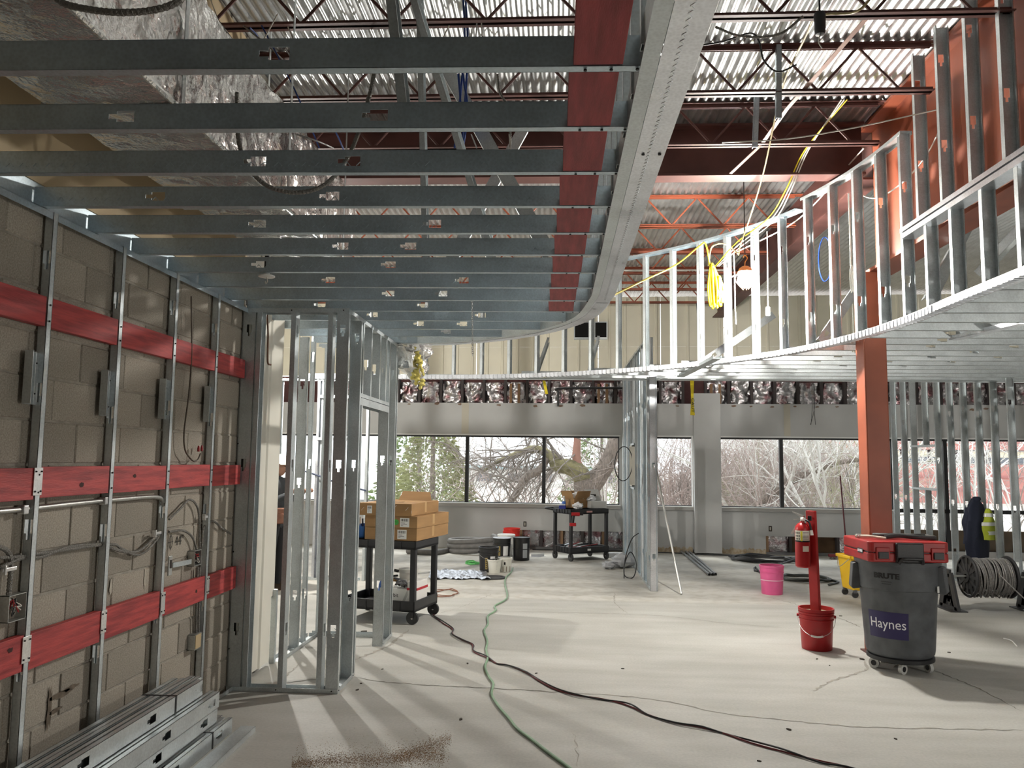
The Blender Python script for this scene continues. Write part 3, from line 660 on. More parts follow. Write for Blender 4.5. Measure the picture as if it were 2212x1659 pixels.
while y < 11.0:
    x = c2x(y)
    if x is not None: stud('joist', s2, (x + .06, y, ZC + .047), (6.6, y, ZC + .047), (0, 1, 0), w=.092, fl=.036, holes=[h for h in (.7 + .2*(int(y*10) % 3), 1.9, 2.6) if h < 6.5 - x - .3], m=GALV)
    y += .405
track((-3.6, YB2, ZC + .003), (6.7, YB2, ZC + .003), 1, parent=s2, w=.12, leg=.06); track((6.64, 3.0, ZC + .003), (6.64, YB2, ZC + .003), 1, parent=s2, w=.1)
stud('cross_brace', s2, onZ(1470, 815, ZC - .01), onZ(1550, 775, ZC - .01), (0, 0, 1), m=GALV); stud('cross_brace', s2, onZ(2060, 735, ZC - .01), onZ(2212, 700, ZC - .01), (0, 0, 1), m=GALVB, lip=0)
# ---- partition end-on beyond the bulkhead
part = thing('partition_frame', 'bare stud partition standing end on in the middle of the room', 'stud wall', (1.31, 12.5, 0))
XP = 1.29; y = 10.83; n = 0; ZP = 3.45
while y < 15.3:
    zp_ = ZC + .02 if y < 11.2 else ZP
    hs = (.35, 1.15, 1.6, 2.5)
    if abs(y - 13.26) < .21: stud('stud', part, (XP, y, .004), (XP, y, 1.25), (0, 1, 0), holes=(.35,)); stud('stud', part, (XP, y, 2.0), (XP, y, ZP), (0, 1, 0))
    else: stud('stud', part, (XP, y, .004), (XP, y, zp_), (random.uniform(-.2, .2), -1, 0), holes=hs, fl=.04, m=GALV if n % 2 else GALVD)  # every other stud in darker zinc, painting the shaded gaps as stripes
    y += .405; n += 1
stud('end_post', part, (XP + .001, 10.79, .004), (XP + .001, 10.79, ZC + .05), (0, 1, 0), w=.10, fl=.03, holes=(.42, 1.62), m=GALVB)
track((XP, 10.79, 0), (XP, 15.4, 0), 1, parent=part); track((XP, 11.22, ZP), (XP, 15.4, ZP), -1, parent=part)
for z in (1.25, 2.0): track((XP, 13.05, z), (XP, 13.66, z), 1 if z < 1.5 else -1, parent=part)
MB().box(XP - .035, 13.07, 1.27, XP + .035, 13.66, 1.98).build('panel_box', mat('grey_panel', (.42, .42, .40), .5), part) if False else None
# ---- partition along the right, in front of the tall glazing
rw = thing('stud_wall', 'long bare stud wall at the right in front of the tall glazing', 'stud wall', (5.95, 12.5, 0))
XR = 5.93; y = 10.78; n = 0; ys = []
while y < 15.1: ys.append(y); y += .405
for i, y in enumerate(ys):
    zr_ = ZC + .02 if y < 11.2 else ZP
    if i in (5, 6, 7):
        z0, z1 = 1.30, 2.02
        if i in (5, 7): stud('stud', rw, (XR, y, .004), (XR, y, zr_), (0, -1, 0), holes=(1.75,), m=GALV) if i == 5 else stud('stud', rw, (XR, y, .004), (XR, y, zr_), (0, 1, 0), m=GALV)
        else:
            stud('stud', rw, (XR, y, .004), (XR, y, z0), (0, -1, 0), m=GALV); stud('stud', rw, (XR, y, z1), (XR, y, zr_), (0, -1, 0), m=GALV)
    else: stud('stud', rw, (XR, y, .004), (XR, y, zr_), (0, -1, 0), holes=(.4, 1.12, 2.5 - .05*(i % 3)), m=GALV)
for z in (1.30, 2.02): track((XR, ys[5] - .02, z), (XR, ys[7] + .06, z), 1 if z < 1.5 else -1, parent=rw)
track((XR, 10.74, 0), (XR, 15.2, 0), 1, parent=rw); track((XR, 11.22, ZP), (XR, 15.2, ZP), -1, parent=rw)
# ---- frames seen through the closet, further back on the left
lw = thing('stud_wall', 'bare stud wall seen through the closet studs at the far left', 'stud wall', (-3.6, 11.1, 0))
for px in (600, 683, 697, 790): 
    p = onY(px, 1000, 11.2); stud('stud', lw, (p.x, 11.2, .004), (p.x, 11.2, ZC), (1, 0, 0) if px != 697 else (0, 1, 0), holes=(.5, 1.5), m=GALVB if px == 683 else GALV)
track((-4.3, 11.2, .0), (-2.75, 11.2, .0), 1, parent=lw); track((-4.3, 11.2, ZC), (-2.75, 11.2, ZC), -1, parent=lw)
for z in (1.95, 2.55): track((-3.4, 11.16, z), (-2.9, 11.16, z), 1, parent=lw, w=.05, leg=.04)
# ================================================================ THINGS, RIGHT HALF
def pail(name, label, loc, mt, r=.153, h=.37, rb=.133, group=None, rings=(.80, .86, .92), handle=None, wall=.006, cat='bucket', fill=None, rz=0.0):
    t = thing(name, label, cat, loc, rz, group=group)
    pr = [(0, 0), (rb*.97, 0), (rb, .006)]
    for q in rings:
        rr = rb + (r - rb)*q; pr += [(rr, h*q - .006), (rr + .007, h*q - .004), (rr + .007, h*q + .004), (rr, h*q + .006)]
    pr += [(r - .002, h - .016), (r + .006, h - .014), (r + .006, h), (r - wall, h), (r - wall - .002, h*.5 + .1), (rb - wall, .012), (0, .012)]
    MB().lathe(pr, 36).build('body', mt, t, smooth=35, local=True)
    if fill: MB().lathe([(0, h*fill[0] + .012), (r*.5, h*fill[0] + .006), (r - wall - .006, h*fill[0])], 24).build('fill', fill[1], t, smooth=60, local=True)
    if handle:
        a, drop, gm = handle; R = r + .012
        pts = [(R*cos(q), R*sin(q)*.999, h*.80 - drop*sin(pi*(i/20))**.9) for i, q in enumerate([a + pi*k/20 for k in range(21)])]
        hb = MB().tube(pts, .0022, 6); o = hb.build('handle', WIRE, t, smooth=60, local=True)
        MB().tube(pts[8:13], .009, 10).build('grip', gm, o, smooth=60, local=True)
        for q in (a, a + pi): MB().cyl((r*.98*cos(q), r*.98*sin(q), h*.8), ((R + .006)*cos(q), (R + .006)*sin(q), h*.8), .014, 12).build('handle_ear', mt, t, smooth=40, local=True)
    return t
WIRE = mat('wire_steel', (.6, .6, .6), .35, metal=.9)
REDP = mat('red_plastic', (.42, .010, .014), .38, var=.12, vscale=6); PINKP = mat('pink_plastic', (.80, .13, .33), .4, var=.1, vscale=6); YELP = mat('yellow_plastic', (.78, .48, .01), .4)
GREYP = mat('grey_can_plastic', (.088, .094, .102), .55, var=.3, vscale=9, bump=.06, bscale=150); SAND = mat('sand', (.42, .32, .21), .95, bump=.8, bscale=200, var=.3, vscale=60)
DUSTBL = mat('dusty_black', (.035, .035, .036), .6, var=.4, vscale=18)
# ---- rubbish bin on a dolly
_p = onZ(1946, 1457); _p += Vector((_p.x, _p.y, 0)).normalized()*.225; bx, by = _p.x, _p.y; va = math.atan2(-by, -bx)            # direction from the bin to the viewer
can = thing('rubbish_bin', 'grey round rubbish bin on casters with a blue label, under the red tool case', 'bin', (bx, by, 0))
z0, z1 = .125, .905
pr = [(0, z0), (.245, z0), (.262, z0 + .02), (.268, z0 + .05), (.300, .655), (.304, .668), (.315, .676), (.318, .70), (.326, z1 - .03), (.338, z1 - .028), (.340, z1), (.325, z1), (.318, z1 - .03), (.25, z0 + .05), (0, z0 + .05)]
body = MB().lathe(pr, 48).build('body', GREYP, can, smooth=30, local=True)
for s in (-1, 1):
    a = va + s*radians(78); M = Matrix.Rotation(a, 4, 'Z')
    h = MB(); h.prism([(.30, .655), (.365, .645), (.38, .665), (.362, .86), (.33, .87), (.31, .86)], -.06, .06, M @ Matrix.Rotation(pi/2, 4, 'X')); h.build('handle', GREYP, can, local=True, bevel=.008)
def wrap(me, R, ang, zc, dr=.001):
    "bend flat lettering (x right, y up) round the bin, facing outwards at angle ang"
    for v in me.vertices:
        x, y, z = v.co; q = ang + x/R; rr = R(zc + y) if callable(R) else R
        v.co = ((rr + dr + z)*cos(q), (rr + dr + z)*sin(q), zc + y)
def rcan(z): return .268 + (.300 - .268)*(z - .175)/(.48) if z < .66 else .317 + (.326 - .317)*(z - .70)/.175
def wraptext(body_, size, ang, zc, m, parent, dr=.0012, sx=1.0, name='lettering', shear=0, bold=0.0):
    me = text_mesh(body_, size, .0006, shear=shear, bold=bold)
    for v in me.vertices:
        x, y, z = v.co; q = ang + x*sx/.31; rr = rcan(zc + y); v.co = ((rr + dr + z)*cos(q), (rr + dr + z)*sin(q), zc + y)
    me.materials.append(m); me.update(); return place(name, me, parent, None, 0, True)
lab_a = va - radians(19)
NAVY = mat('label_navy', (.022, .016, .085), .45); WTXT = mat('label_white', (.85, .85, .88), .5); BTXT = mat('print_black', (.006, .006, .007), .5)
mb = MB(); n = 16; lw_, lh = .335/.29, .215; zc = .39; vs = []
for j in (0, 1):
    for i in range(n+1):
        q = lab_a + (i/n - .5)*lw_; z = zc + (j - .5)*lh; r_ = rcan(z) + .0012; vs.append((r_*cos(q), r_*sin(q), z))
mb.add(vs, [(i, i+1, n+2+i, n+1+i) for i in range(n)])
lb = mb.build('label', NAVY, can, local=True, smooth=60)
# slim contrast lettering set from strokes
wraptext('Haynes', .112, lab_a, zc + .008, WTXT, lb, .002, .98)
wraptext('BRUTE', .058, lab_a + .06, .79, BTXT, can, .001, 1.12, bold=.0028)
for i in range(2):
    mb = MB(); vs = [((rcan(z) + .001)*cos(q), (rcan(z) + .001)*sin(q), z) for z in (.742 - .018*i, .748 - .018*i) for q in [lab_a + .06 + (k/8 - .5)*(.26 - .04*i) for k in range(9)]]
    mb.add(vs, [(k, k+1, k+10, k+9) for k in range(8)]).build('fine_print', mat('print_dim', (.035, .037, .04), .6), can, local=True)
q = va + radians(62); mb = MB(); mb.cbox((.335, 0, .69), (.004, .028, .05), Matrix.Rotation(q, 4, 'Z')); mb.build('sticker', WHITEP, can, local=True)
dl = MB().lathe([(0, .085), (.255, .085), (.262, .09), (.262, .118), (.24, .124), (0, .124)], 40).build('dolly', BLACKP, can, smooth=35, local=True)
CAST = mat('caster_grey', (.55, .55, .53), .5)
for k in range(5):
    a = va + radians(4 + 72*k); c = Vector((.215*cos(a), .215*sin(a), .042)); ax = Vector((cos(a + .9), sin(a + .9), 0))
    wv = MB().cyl(c - ax*.014, c + ax*.014, .042, 20); cs_ = wv.build('caster', CAST, can, smooth=40, local=True)
    MB().cyl(c - ax*.016, c + ax*.016, .022, 16).build('hub', BLACKM, cs_, smooth=40, local=True)
    MB().bar(c + Vector((0, 0, .03)), c + Vector((0, 0, .056)), .05, .035).build('fork', mat('caster_fork', (.6, .6, .58), .4), cs_, local=True)
# ---- red tool case lying on the bin
case = thing('tool_case', 'large red plastic tool case lying on top of the grey bin', 'tool case', (bx - .03, by - .02, .908), radians(1))
REDC = mat('red_case', (.40, .014, .014), .42, var=.25, vscale=7, col2=(.27, .018, .017))
def slab(x0, x1, y0, y1, z0, z1, c):
    return [(x0 + c, y0), (x1 - c, y0), (x1, y0 + c), (x1, y1 - c), (x1 - c, y1), (x0 + c, y1), (x0, y1 - c), (x0, y0 + c)], z0, z1
w2, d2 = .325, .29
for nm, (P_, a, b) in (('lower_shell', slab(-w2, w2, -d2, d2, .0, .075, .03)), ('lid', slab(-w2, w2, -d2, d2, .08, .165, .03))): MB().prism(P_, a, b).build(nm, REDC, case, local=True, bevel=.012)
MB().prism(slab(-w2 + .01, w2 - .01, -d2 + .01, d2 - .01, .07, .085, .03)[0], .07, .085).build('seam', BLACKP, case, local=True)
for x in (-.215, .225):
    l_ = MB().box(x - .055, -d2 - .012, .02, x + .055, -d2 + .02, .12).build('clasp_seat', REDC, case, local=True, bevel=.006); MB().box(x - .04, -d2 - .024, .03, x + .04, -d2 - .01, .085).build('clasp', BLACKP, l_, local=True, bevel=.004)
h_ = MB().box(-.115, -d2 - .03, .0, .105, -d2 + .03, .158).build('handle_mount', BLACKP, case, local=True, bevel=.01)
MB().tube(spline([(-.10, -d2 - .03, -.005), (-.085, -d2 - .055, .03), (-.06, -d2 - .065, .035), (.05, -d2 - .065, .035), (.075, -d2 - .055, .03), (.09, -d2 - .03, -.005)], 5), .013, 10).build('handle', BLACKP, h_, smooth=60, local=True)
MB().box(-w2 - .003, -.17, .055, -w2 + .001, -.06, .095).build('badge', BLACKP, case, local=True, bevel=.002)
for i in range(4): MB().box(-w2 - .0042, -.162 + .026*i, .066, -w2 - .003, -.144 + .026*i, .086).build('badge_mark', WTXT, case, local=True)
zt = .908 + .166
ox = bx - .03 - 2.86; oy = by - .02 - 6.70
pl = thing('pliers', 'pale handled pliers lying on the red tool case', 'tool', (2.62 + ox, 6.66 + oy, zt)); CRM = mat('bright_steel', (.75, .74, .72), .25, metal=.95)
for s in (-1, 1): MB().tube(spline([(2.56 + .01*s + ox, 6.72 + oy, zt + .014), (2.64 + ox, 6.66 + oy + .012*s, zt + .02), (2.70 + ox, 6.62 + oy + .02*s, zt + .016), (2.745 + ox, 6.60 + oy + .03*s, zt + .012)], 6), [.012]*7 + [.011]*12, 8).build('handle' if s > 0 else 'jaw_arm', mat('tan_grip', (.62, .52, .42), .5) if s < 0 else CRM, pl, smooth=60)
MB().cbox((2.575 + ox, 6.71 + oy, zt + .02), (.05, .04, .024), ).build('head', CRM, pl, bevel=.006)
bt = thing('tool_belt', 'black webbing belt heaped on the red tool case', 'belt', (2.95 + ox, 6.72 + oy, zt))
MB().tube(spline([(2.72 + ox, 6.78 + oy, zt + .02), (2.82 + ox, 6.70 + oy, zt + .026), (2.93 + ox, 6.76 + oy, zt + .022), (3.05 + ox, 6.70 + oy, zt + .026), (3.15 + ox, 6.76 + oy, zt + .02), (3.16 + ox, 6.62 + oy, zt + .018), (3.02 + ox, 6.60 + oy, zt + .022), (2.88 + ox, 6.64 + oy, zt + .03), (2.76 + ox, 6.62 + oy, zt + .02)], 7), .019, 8).build('strap', DUSTBL, bt, smooth=60)
# ---- extinguisher post in a bucket of sand
_p = onZ(1765, 1408); _p += Vector((_p.x, _p.y, 0)).normalized()*.135; rbx, rby = _p.x, _p.y
rb_ = pail('red_bucket', 'red bucket of sand holding up the extinguisher post', (rbx, rby, 0), REDP, rings=(.74, .84, .90, .95), handle=(radians(170), .16, WHITEP), fill=(.90, SAND), rz=radians(-6))
post = thing('extinguisher_post', 'red painted wooden post standing in the red sand bucket', 'post', (rbx, rby, .30))
Mp = Matrix.Translation((rbx + .005, rby, .05)) @ Matrix.Rotation(radians(-1.4), 4, 'Y') @ Matrix.Rotation(radians(40), 4, 'Z')
MB().box(-.019, -.045, .22, .019, .045, 1.21, Mp).build('timber', mat('red_paint', (.42, .014, .016), .45, var=.2, vscale=5), post, bevel=.003)
ex = thing('fire_extinguisher', 'red fire extinguisher with a steel valve hung on the red post', 'extinguisher', (rbx - .118, rby - .03, .74), radians(-20))
R = .067; MB().lathe([(0, 0), (.055, 0), (R, .012), (R, .34), (.06, .375), (.04, .40), (.022, .41), (.02, .425), (0, .425)], 32).build('cylinder', REDP, ex, smooth=40, local=True)
ring = lambda z0, z1, m, nm, a0=-2.7, a1=-.3, rr=R + .0008: MB().lathe([(rr, z0), (rr, z1)], 20, a0=a0, a1=a1).build(nm, m, ex, smooth=80, local=True)
ring(.24, .34, mat('label_cream', (.78, .76, .66), .5), 'label'); ring(.235, .25, BTXT, 'label_band', rr=R + .0012); ring(.245, .335, mat('label_yellow', (.8, .72, .06), .5), 'label_stripe', -1.75, -1.5, R + .0014)
ring(.15, .20, mat('label_cream', (.78, .76, .66), .5), 'inspection_label', -1.5, -.6)
for i in range(3):
    for j in range(3): ring(.255 + .027*j, .272 + .027*j, BTXT, 'pictogram', -2.5 + .24*i, -2.36 + .24*i, R + .0015)
for j in range(6): ring(.262 + .012*j, .267 + .012*j, mat('print_grey', (.25, .25, .25), .6), 'print_line', -1.4, -.6, R + .0015)
v = MB(); v.cyl((0, 0, .42), (0, 0, .46), .018, 14); v.build('valve', CRM, ex, smooth=40, local=True)
MB().prism([(-.02, .45), (.085, .50), (.088, .508), (-.02, .475)], -.012, .012, Matrix.Rotation(radians(160), 4, 'Z') @ Matrix.Rotation(pi/2, 4, 'X')).build('lever', CRM, ex, local=True); MB().prism([(-.02, .44), (.075, .43), (.078, .438), (-.02, .455)], -.010, .010, Matrix.Rotation(radians(160), 4, 'Z') @ Matrix.Rotation(pi/2, 4, 'X')).build('carry_handle', CRM, ex, local=True)
MB().cyl((.0, -.02, .445), (.02, -.05, .445), .015, 12).build('gauge', WHITEP, ex, smooth=40, local=True)
MB().tube(spline([(.02, 0, .44), (.06, -.02, .42), (.075, -.03, .37), (.08, -.03, .33)], 6), .010, 8).build('hose', BLACKP, ex, smooth=60, local=True); MB().cyl((.08, -.03, .345), (.085, -.032, .30), .013, 10, .016).build('nozzle', WHITEP, ex, smooth=40, local=True)
MB().prism([(-.05, .40), (-.02, .42), (-.085, .30), (-.105, .305)], -.002, .002, Matrix.Rotation(pi/2, 4, 'X')).build('tag', WHITEP, ex, local=True)
MB().box(.05, -.008, .43, .085, .008, .475).build('hook', BLACKM, ex, local=True, bevel=.003)
pk = pail('pink_bucket', 'pink plastic bucket alone on the slab', (*( onZ(1668, 1286).xy + onZ(1668, 1286).xy.normalized()*.133), 0), PINKP, rings=(.78, .95), handle=None)
MB().lathe([(.147, .178), (.1485, .184), (.147, .19)], 32).build('strap_line', mat('pale_pink', (.85, .5, .62), .5), pk, smooth=60, local=True)
# ---- yellow mop bucket
mp_ = thing('mop_bucket', 'yellow wheeled mop bucket behind the grey bin', 'mop bucket', (3.96, 10.75, 0), radians(8))
def taper(x, y, z0, z1, s): return [(-x, -y, z0), (x, -y, z0), (x, y, z0), (-x, y, z0), (-x*s, -y*s, z1), (x*s, -y*s, z1), (x*s, y*s, z1), (-x*s, y*s, z1)]
MB().add(taper(.20, .15, .09, .50, 1.2), [(3,2,1,0),(0,1,5,4),(1,2,6,5),(2,3,7,6),(3,0,4,7)]).build('tub', YELP, mp_, local=True, bevel=.02)
MB().box(-.255, -.20, .49, .255, -.17, .53).box(-.255, .17, .49, .255, .20, .53).box(-.255, -.2, .49, -.23, .2, .53).box(.23, -.2, .49, .255, .2, .53).build('rim', YELP, mp_, local=True, bevel=.008)
MB().box(-.12, -.16, .53, .22, .16, .70).build('wringer', YELP, mp_, local=True, bevel=.015)
for sx in (-1, 1):
    for sy in (-1, 1): MB().cyl((sx*.17, sy*.13 - .012, .04), (sx*.17, sy*.13 + .012, .04), .04, 16).build('caster', DUSTBL, mp_, smooth=40, local=True); MB().box(sx*.17 - .02, sy*.13 - .02, .06, sx*.17 + .02, sy*.13 + .02, .1).build('caster_fork', GREYP, mp_, local=True)
MB().tube(spline([(-.25, -.15, .49), (-.31, 0, .38), (-.25, .15, .49)], 8), .005, 6).build('bail', WIRE, mp_, smooth=60, local=True)
MB().prism([(-.03, .22), (.07, .22), (.02, .31)], -.186, -.184, Matrix.Identity(4) @ Matrix(((1,0,0,0),(0,0,1,0),(0,1,0,0),(0,0,0,1)))).build('warning_triangle', BTXT, mp_, local=True)
# ---- cable reel on its stands
reel = thing('cable_reel', 'black cable reel wound with grey cable on two stands', 'cable reel', (5.3, 9.95, 0))
xa, xb, zr = 4.89, 5.36, .385; REEL = mat('reel_black', (.03, .03, .032), .55)
for x in (xa, xb):
    M = Matrix.Translation((x, 9.95, zr)) @ Matrix.Rotation(pi/2, 4, 'Y')
    d = MB(); d.lathe([(.225, -.012), (.24, -.014), (.248, 0), (.24, .014), (.225, .012)], 40, M); d.lathe([(.03, -.02), (.07, -.02), (.07, .02), (.03, .02)], 24, M)
    f = d.build('flange', REEL, reel, smooth=40); 
    for k in range(12):
        a = 2*pi*k/12; a2 = .09; p_ = [(.06*cos(a - .2), .06*sin(a - .2)), (.245*cos(a - a2*.9), .245*sin(a - a2*.9)), (.245*cos(a + a2*.9), .245*sin(a + a2*.9)), (.06*cos(a + .2), .06*sin(a + .2))]
        MB().prism(p_, -.006, .006, M).build('spoke', REEL, f)
    MB().lathe([(.0, .001), (.23, .001), (.23, -.001), (0, -.001)], 36, M @ Matrix.Translation((0, 0, .008 if x == xa else -.008))).build('flange_skin', mat('reel_dark', (.012, .012, .013), .6), f)
MB().cyl((xa, 9.95, zr), (xb, 9.95, zr), .15, 28).build('core', REEL, reel, smooth=40)
CABG = mat('cable_grey', (.30, .29, .28), .45, metal=.4, var=.3, vscale=60)
for i in range(34):
    x = xa + .02 + (xb - xa - .04)*i/33; rr = .205 + random.uniform(-.006, .010); tl = random.uniform(-.02, .03)
    pts = [(x + tl*sin(a + i), 9.95 + rr*cos(a), zr + rr*sin(a) - (.03 if random.random() < .2 else 0)*max(0, -sin(a))) for a in [2*pi*k/28 for k in range(28)]]
    MB().tube(pts, .0075, 5, closed=True).build('cable_turn', CABG, reel, smooth=60)
MB().cyl((4.62, 9.95, zr), (5.66, 9.95, zr), .012, 10).build('axle', mat('axle_steel', (.5, .5, .48), .4, metal=.8), reel, smooth=40)
for x, lab in ((4.67, 0), (5.58, 1)):
    s_ = MB(); T = [(-.20, 0), (.20, 0), (.045, .42), (-.045, .42)]
    M = Matrix.Translation((x, 9.95, 0)) @ Matrix.Rotation(pi/2, 4, 'Z') @ Matrix.Rotation(pi/2, 4, 'X')
    for a, b in zip(T, T[1:] + T[:1]): s_.bar(M @ Vector((*a, 0)), M @ Vector((*b, 0)), .09, .03, (1, 0, 0))
    for a, b in (((-.15, .12), (.15, .12)), ((-.1, .25), (.1, .25)), ((0, 0), (0, .38)), ((-.15, 0), (.0, .25)), ((.15, 0), (0, .25)), ((-.1, 0), (-.07, .3)), ((.1, 0), (.07, .3))): s_.bar(M @ Vector((*a, 0)), M @ Vector((*b, 0)), .07, .014, (1, 0, 0))
    o = s_.build('stand', REEL, reel); MB().box(x - .10, 9.72, 0, x + .10, 10.18, .012).build('stand_foot', REEL, o)
tail = spline([(5.15, 9.74, .44), (5.25, 9.6, .28), (5.42, 9.5, .06), onZ(2212, 1318, .008), onZ(2290, 1345, .008), onZ(2380, 1360, .008)], 8)
MB().tube(tail, .0075, 6).build('cable_tail', CABG, reel, smooth=60)
cc = thing('cable_offcut', 'short curved white cable offcut on the slab right of the bin', 'cable', onZ(2180, 1385)); MB().tube(spline([onZ(2168, 1379, .006), onZ(2185, 1384, .006), onZ(2197, 1396, .006)], 6), .006, 6).build('wire', WHITEP, cc, smooth=60)
# ---- coat and vest on the stud wall
jk = thing('coat', 'dark navy work coat hanging on the right stud wall', 'coat', (5.80, 11.49, .45)); NAVYC = mat('navy_cloth', (.012, .016, .035), .85, bump=.5, bscale=14)
def hang(x, y, z1, z0, w0, w1, d, seed, lean=0.0, n=22, m=18):
    vs = []
    for j in range(m+1):
        v = j/m; z = z1 + (z0 - z1)*v; w = w0 + (w1 - w0)*min(1, v*2.2)**.6 + .02*sin(v*9 + seed)
        if v < .12: w *= .35 + .65*(v/.12)
        for i in range(n):
            a = 2*pi*i/n; f = 1 + .12*sin(a*5 + seed + v*3) + .08*noise.noise(Vector((a*1.5, v*4, seed)))
            vs.append((x + lean*v + cos(a)*d*(.5 + .5*min(1, v*3))*f, y + sin(a)*w*f, z))
    fs = [(j*n+i, j*n+(i+1) % n, (j+1)*n+(i+1) % n, (j+1)*n+i) for j in range(m) for i in range(n)] + [tuple(range(n)), tuple(m*n+i for i in range(n-1, -1, -1))]
    return vs, fs
Mj = Matrix.Translation((5.795, 11.49, 0)) @ Matrix.Rotation(radians(-62), 4, 'Z')
vs, fs = hang(0, 0, 1.245, .44, .08, .19, .085, 1.3); MB().add(vs, fs, Mj).build('body', NAVYC, jk, smooth=80)
vs, fs = hang(-.06, -.10, 1.12, .62, .03, .06, .05, 4.1); MB().add(vs, fs, Mj).build('sleeve', NAVYC, jk, smooth=80)
MB().lathe([(.03, 0), (.055, .03), (.05, .06), (.03, .07)], 14, Matrix.Translation((5.81, 11.48, 1.20))).build('collar', NAVYC, jk, smooth=60)
vt = thing('hi_vis_vest', 'yellow high visibility vest hanging beside the navy coat', 'vest', (5.85, 11.1, .7)); HIV = mat('hi_vis_yellow', (.36, .42, .03), .8, bump=.3, bscale=12)
Mv = Matrix.Translation((5.855, 11.28, 0)) @ Matrix.Rotation(radians(-62), 4, 'Z')
vs, fs = hang(0, 0, 1.12, .70, .03, .10, .05, 2.2, n=20); MB().add(vs, fs, Mv).build('cloth', HIV, vt, smooth=80)
SILV = mat('reflective_tape', (.62, .63, .60), .5, metal=.3)
for z in (1.0, .88, .77):
    vs, fs = hang(0, 0, 1.12, .70, .03, .10, .054, 2.2, n=20)
    sel = [i for i, p in enumerate(vs)]; ring_ = [f for f in fs[:-2] if all(abs(vs[q][2] - z) < .032 for q in f)]; MB().add(vs, ring_, Mv @ Matrix.Scale(1.03, 4)).build('tape', SILV if z > .75 else mat('tape_dark', (.05, .05, .05), .6), vt, smooth=80)
# ---- push broom by the wall
bm_ = thing('push_broom', 'push broom with a dark red handle leaning at the window wall', 'broom', onZ(1823, 1200)); bp_ = onZ(1823, 1206); bp_.y = 14.82
MB().tube([bp_ + Vector((0, -.02, .08)), Vector((*onY(1815, 1028, 15.26).xy, onY(1815, 1028, 15.26).z))], .013, 10).build('handle', mat('dark_red_handle', (.10, .008, .012), .4), bm_, smooth=60)
MB().cbox((bp_.x + .05, bp_.y - .02, .065), (.75, .07, .05)).build('head', mat('broom_red', (.16, .012, .018), .5), bm_, bevel=.006)
br_ = MB()
for i in range(90):
    x = bp_.x - .32 + .74*random.random(); y = bp_.y - .02 + random.uniform(-.03, .03); br_.tube([(x, y, .042), (x + random.uniform(-.02, .02), y + random.uniform(-.03, .02), .001)], .003, 3)
br_.build('bristles', mat('bristle', (.05, .01, .012), .8), bm_, kind='stuff')
# ---- pipes
PIPEY = [((1468, 1188), (1532, 1241)), ((1478, 1188), (1539.5, 1240.5)), ((1487, 1189), (1546, 1240))]
for i, (a, b) in enumerate(PIPEY):
    p_, q_ = onZ(*a, .022), onZ(*b, .022); lab = ['left', 'middle', 'right'][i]
    t = thing('conduit_pipe', f'grey conduit lying on the slab, {lab} of three side by side', 'pipe', p_, group='conduits on the slab')
    MB().tube([p_, q_], .02, 14, cap=False).build('pipe', mat('pvc_grey', (.27, .28, .29), .4, metal=.4), t, smooth=60); MB().tube([q_ - (q_ - p_).normalized()*.004, q_ + (q_ - p_).normalized()*.0005], .0155, 12).build('bore', dk, t)
lc = thing('leaning_conduit', 'long steel conduit leaning on the middle partition', 'pipe', onZ(1472, 1283))
MB().tube([onZ(1472, 1283, .012), Vector((1.40, 12.0, 1.97))], .0145, 12).build('pipe', CONDUIT, lc, smooth=60)
# ---- coils of black cable on the slab
BLKC = mat('black_cable', (.02, .02, .022), .5)
def heap(name, label, cx, cy, rx, ry, turns, r, m, cat='cable', zs=.012, seed=1, tailp=None, group=None):
    rnd = random.Random(seed); pts = []
    for k in range(turns*14):
        a = 2*pi*k/14; f = .72 + .28*rnd.random() if k % 5 == 0 else (pts and f); f = f if isinstance(f, float) else 1
        pts.append((cx + rx*cos(a)*f + rnd.uniform(-.03, .03), cy + ry*sin(a)*f + rnd.uniform(-.03, .03), r + zs*(k/14)*.9*abs(sin(k*.7)) + .002))
    if tailp: pts += [tuple(q) for q in tailp]
    t = thing(name, label, cat, (cx, cy, 0), group=group); MB().tube(spline(pts, 3), r, 6).build('cable', m, t, smooth=60); return t
h1 = onZ(1650, 1211); heap('cable_heap', 'heap of black cable on the slab below the right windows', h1.x, h1.y, .62, .42, 6, .014, BLKC, seed=3, tailp=[onZ(1640, 1235, .014), onZ(1632, 1225, .014), onZ(1660, 1255, .014), onZ(1690, 1262, .014)])
h2 = onZ(1740, 1252); heap('cable_heap', 'loose loops of dark hose on the slab right of the pink bucket', h2.x, h2.y, .42, .34, 3, .016, mat('dark_hose', (.05, .055, .05), .5), seed=8, tailp=[onZ(1790, 1252, .016), onZ(1811, 1257, .016), onZ(1790, 1263, .016)])
lg = MB(); a, b = onZ(1430, 1193, .012), onZ(1600, 1200, .012); wc = thing('wall_cable', 'thin black cable along the foot of the window wall', 'cable', a)
MB().tube(spline([onZ(1150, 1187, .012), onZ(1290, 1189, .012), a, onZ(1520, 1198, .012), b, onZ(1640, 1204, .012)], 6), .01, 6).build('cable', BLKC, wc, smooth=60)
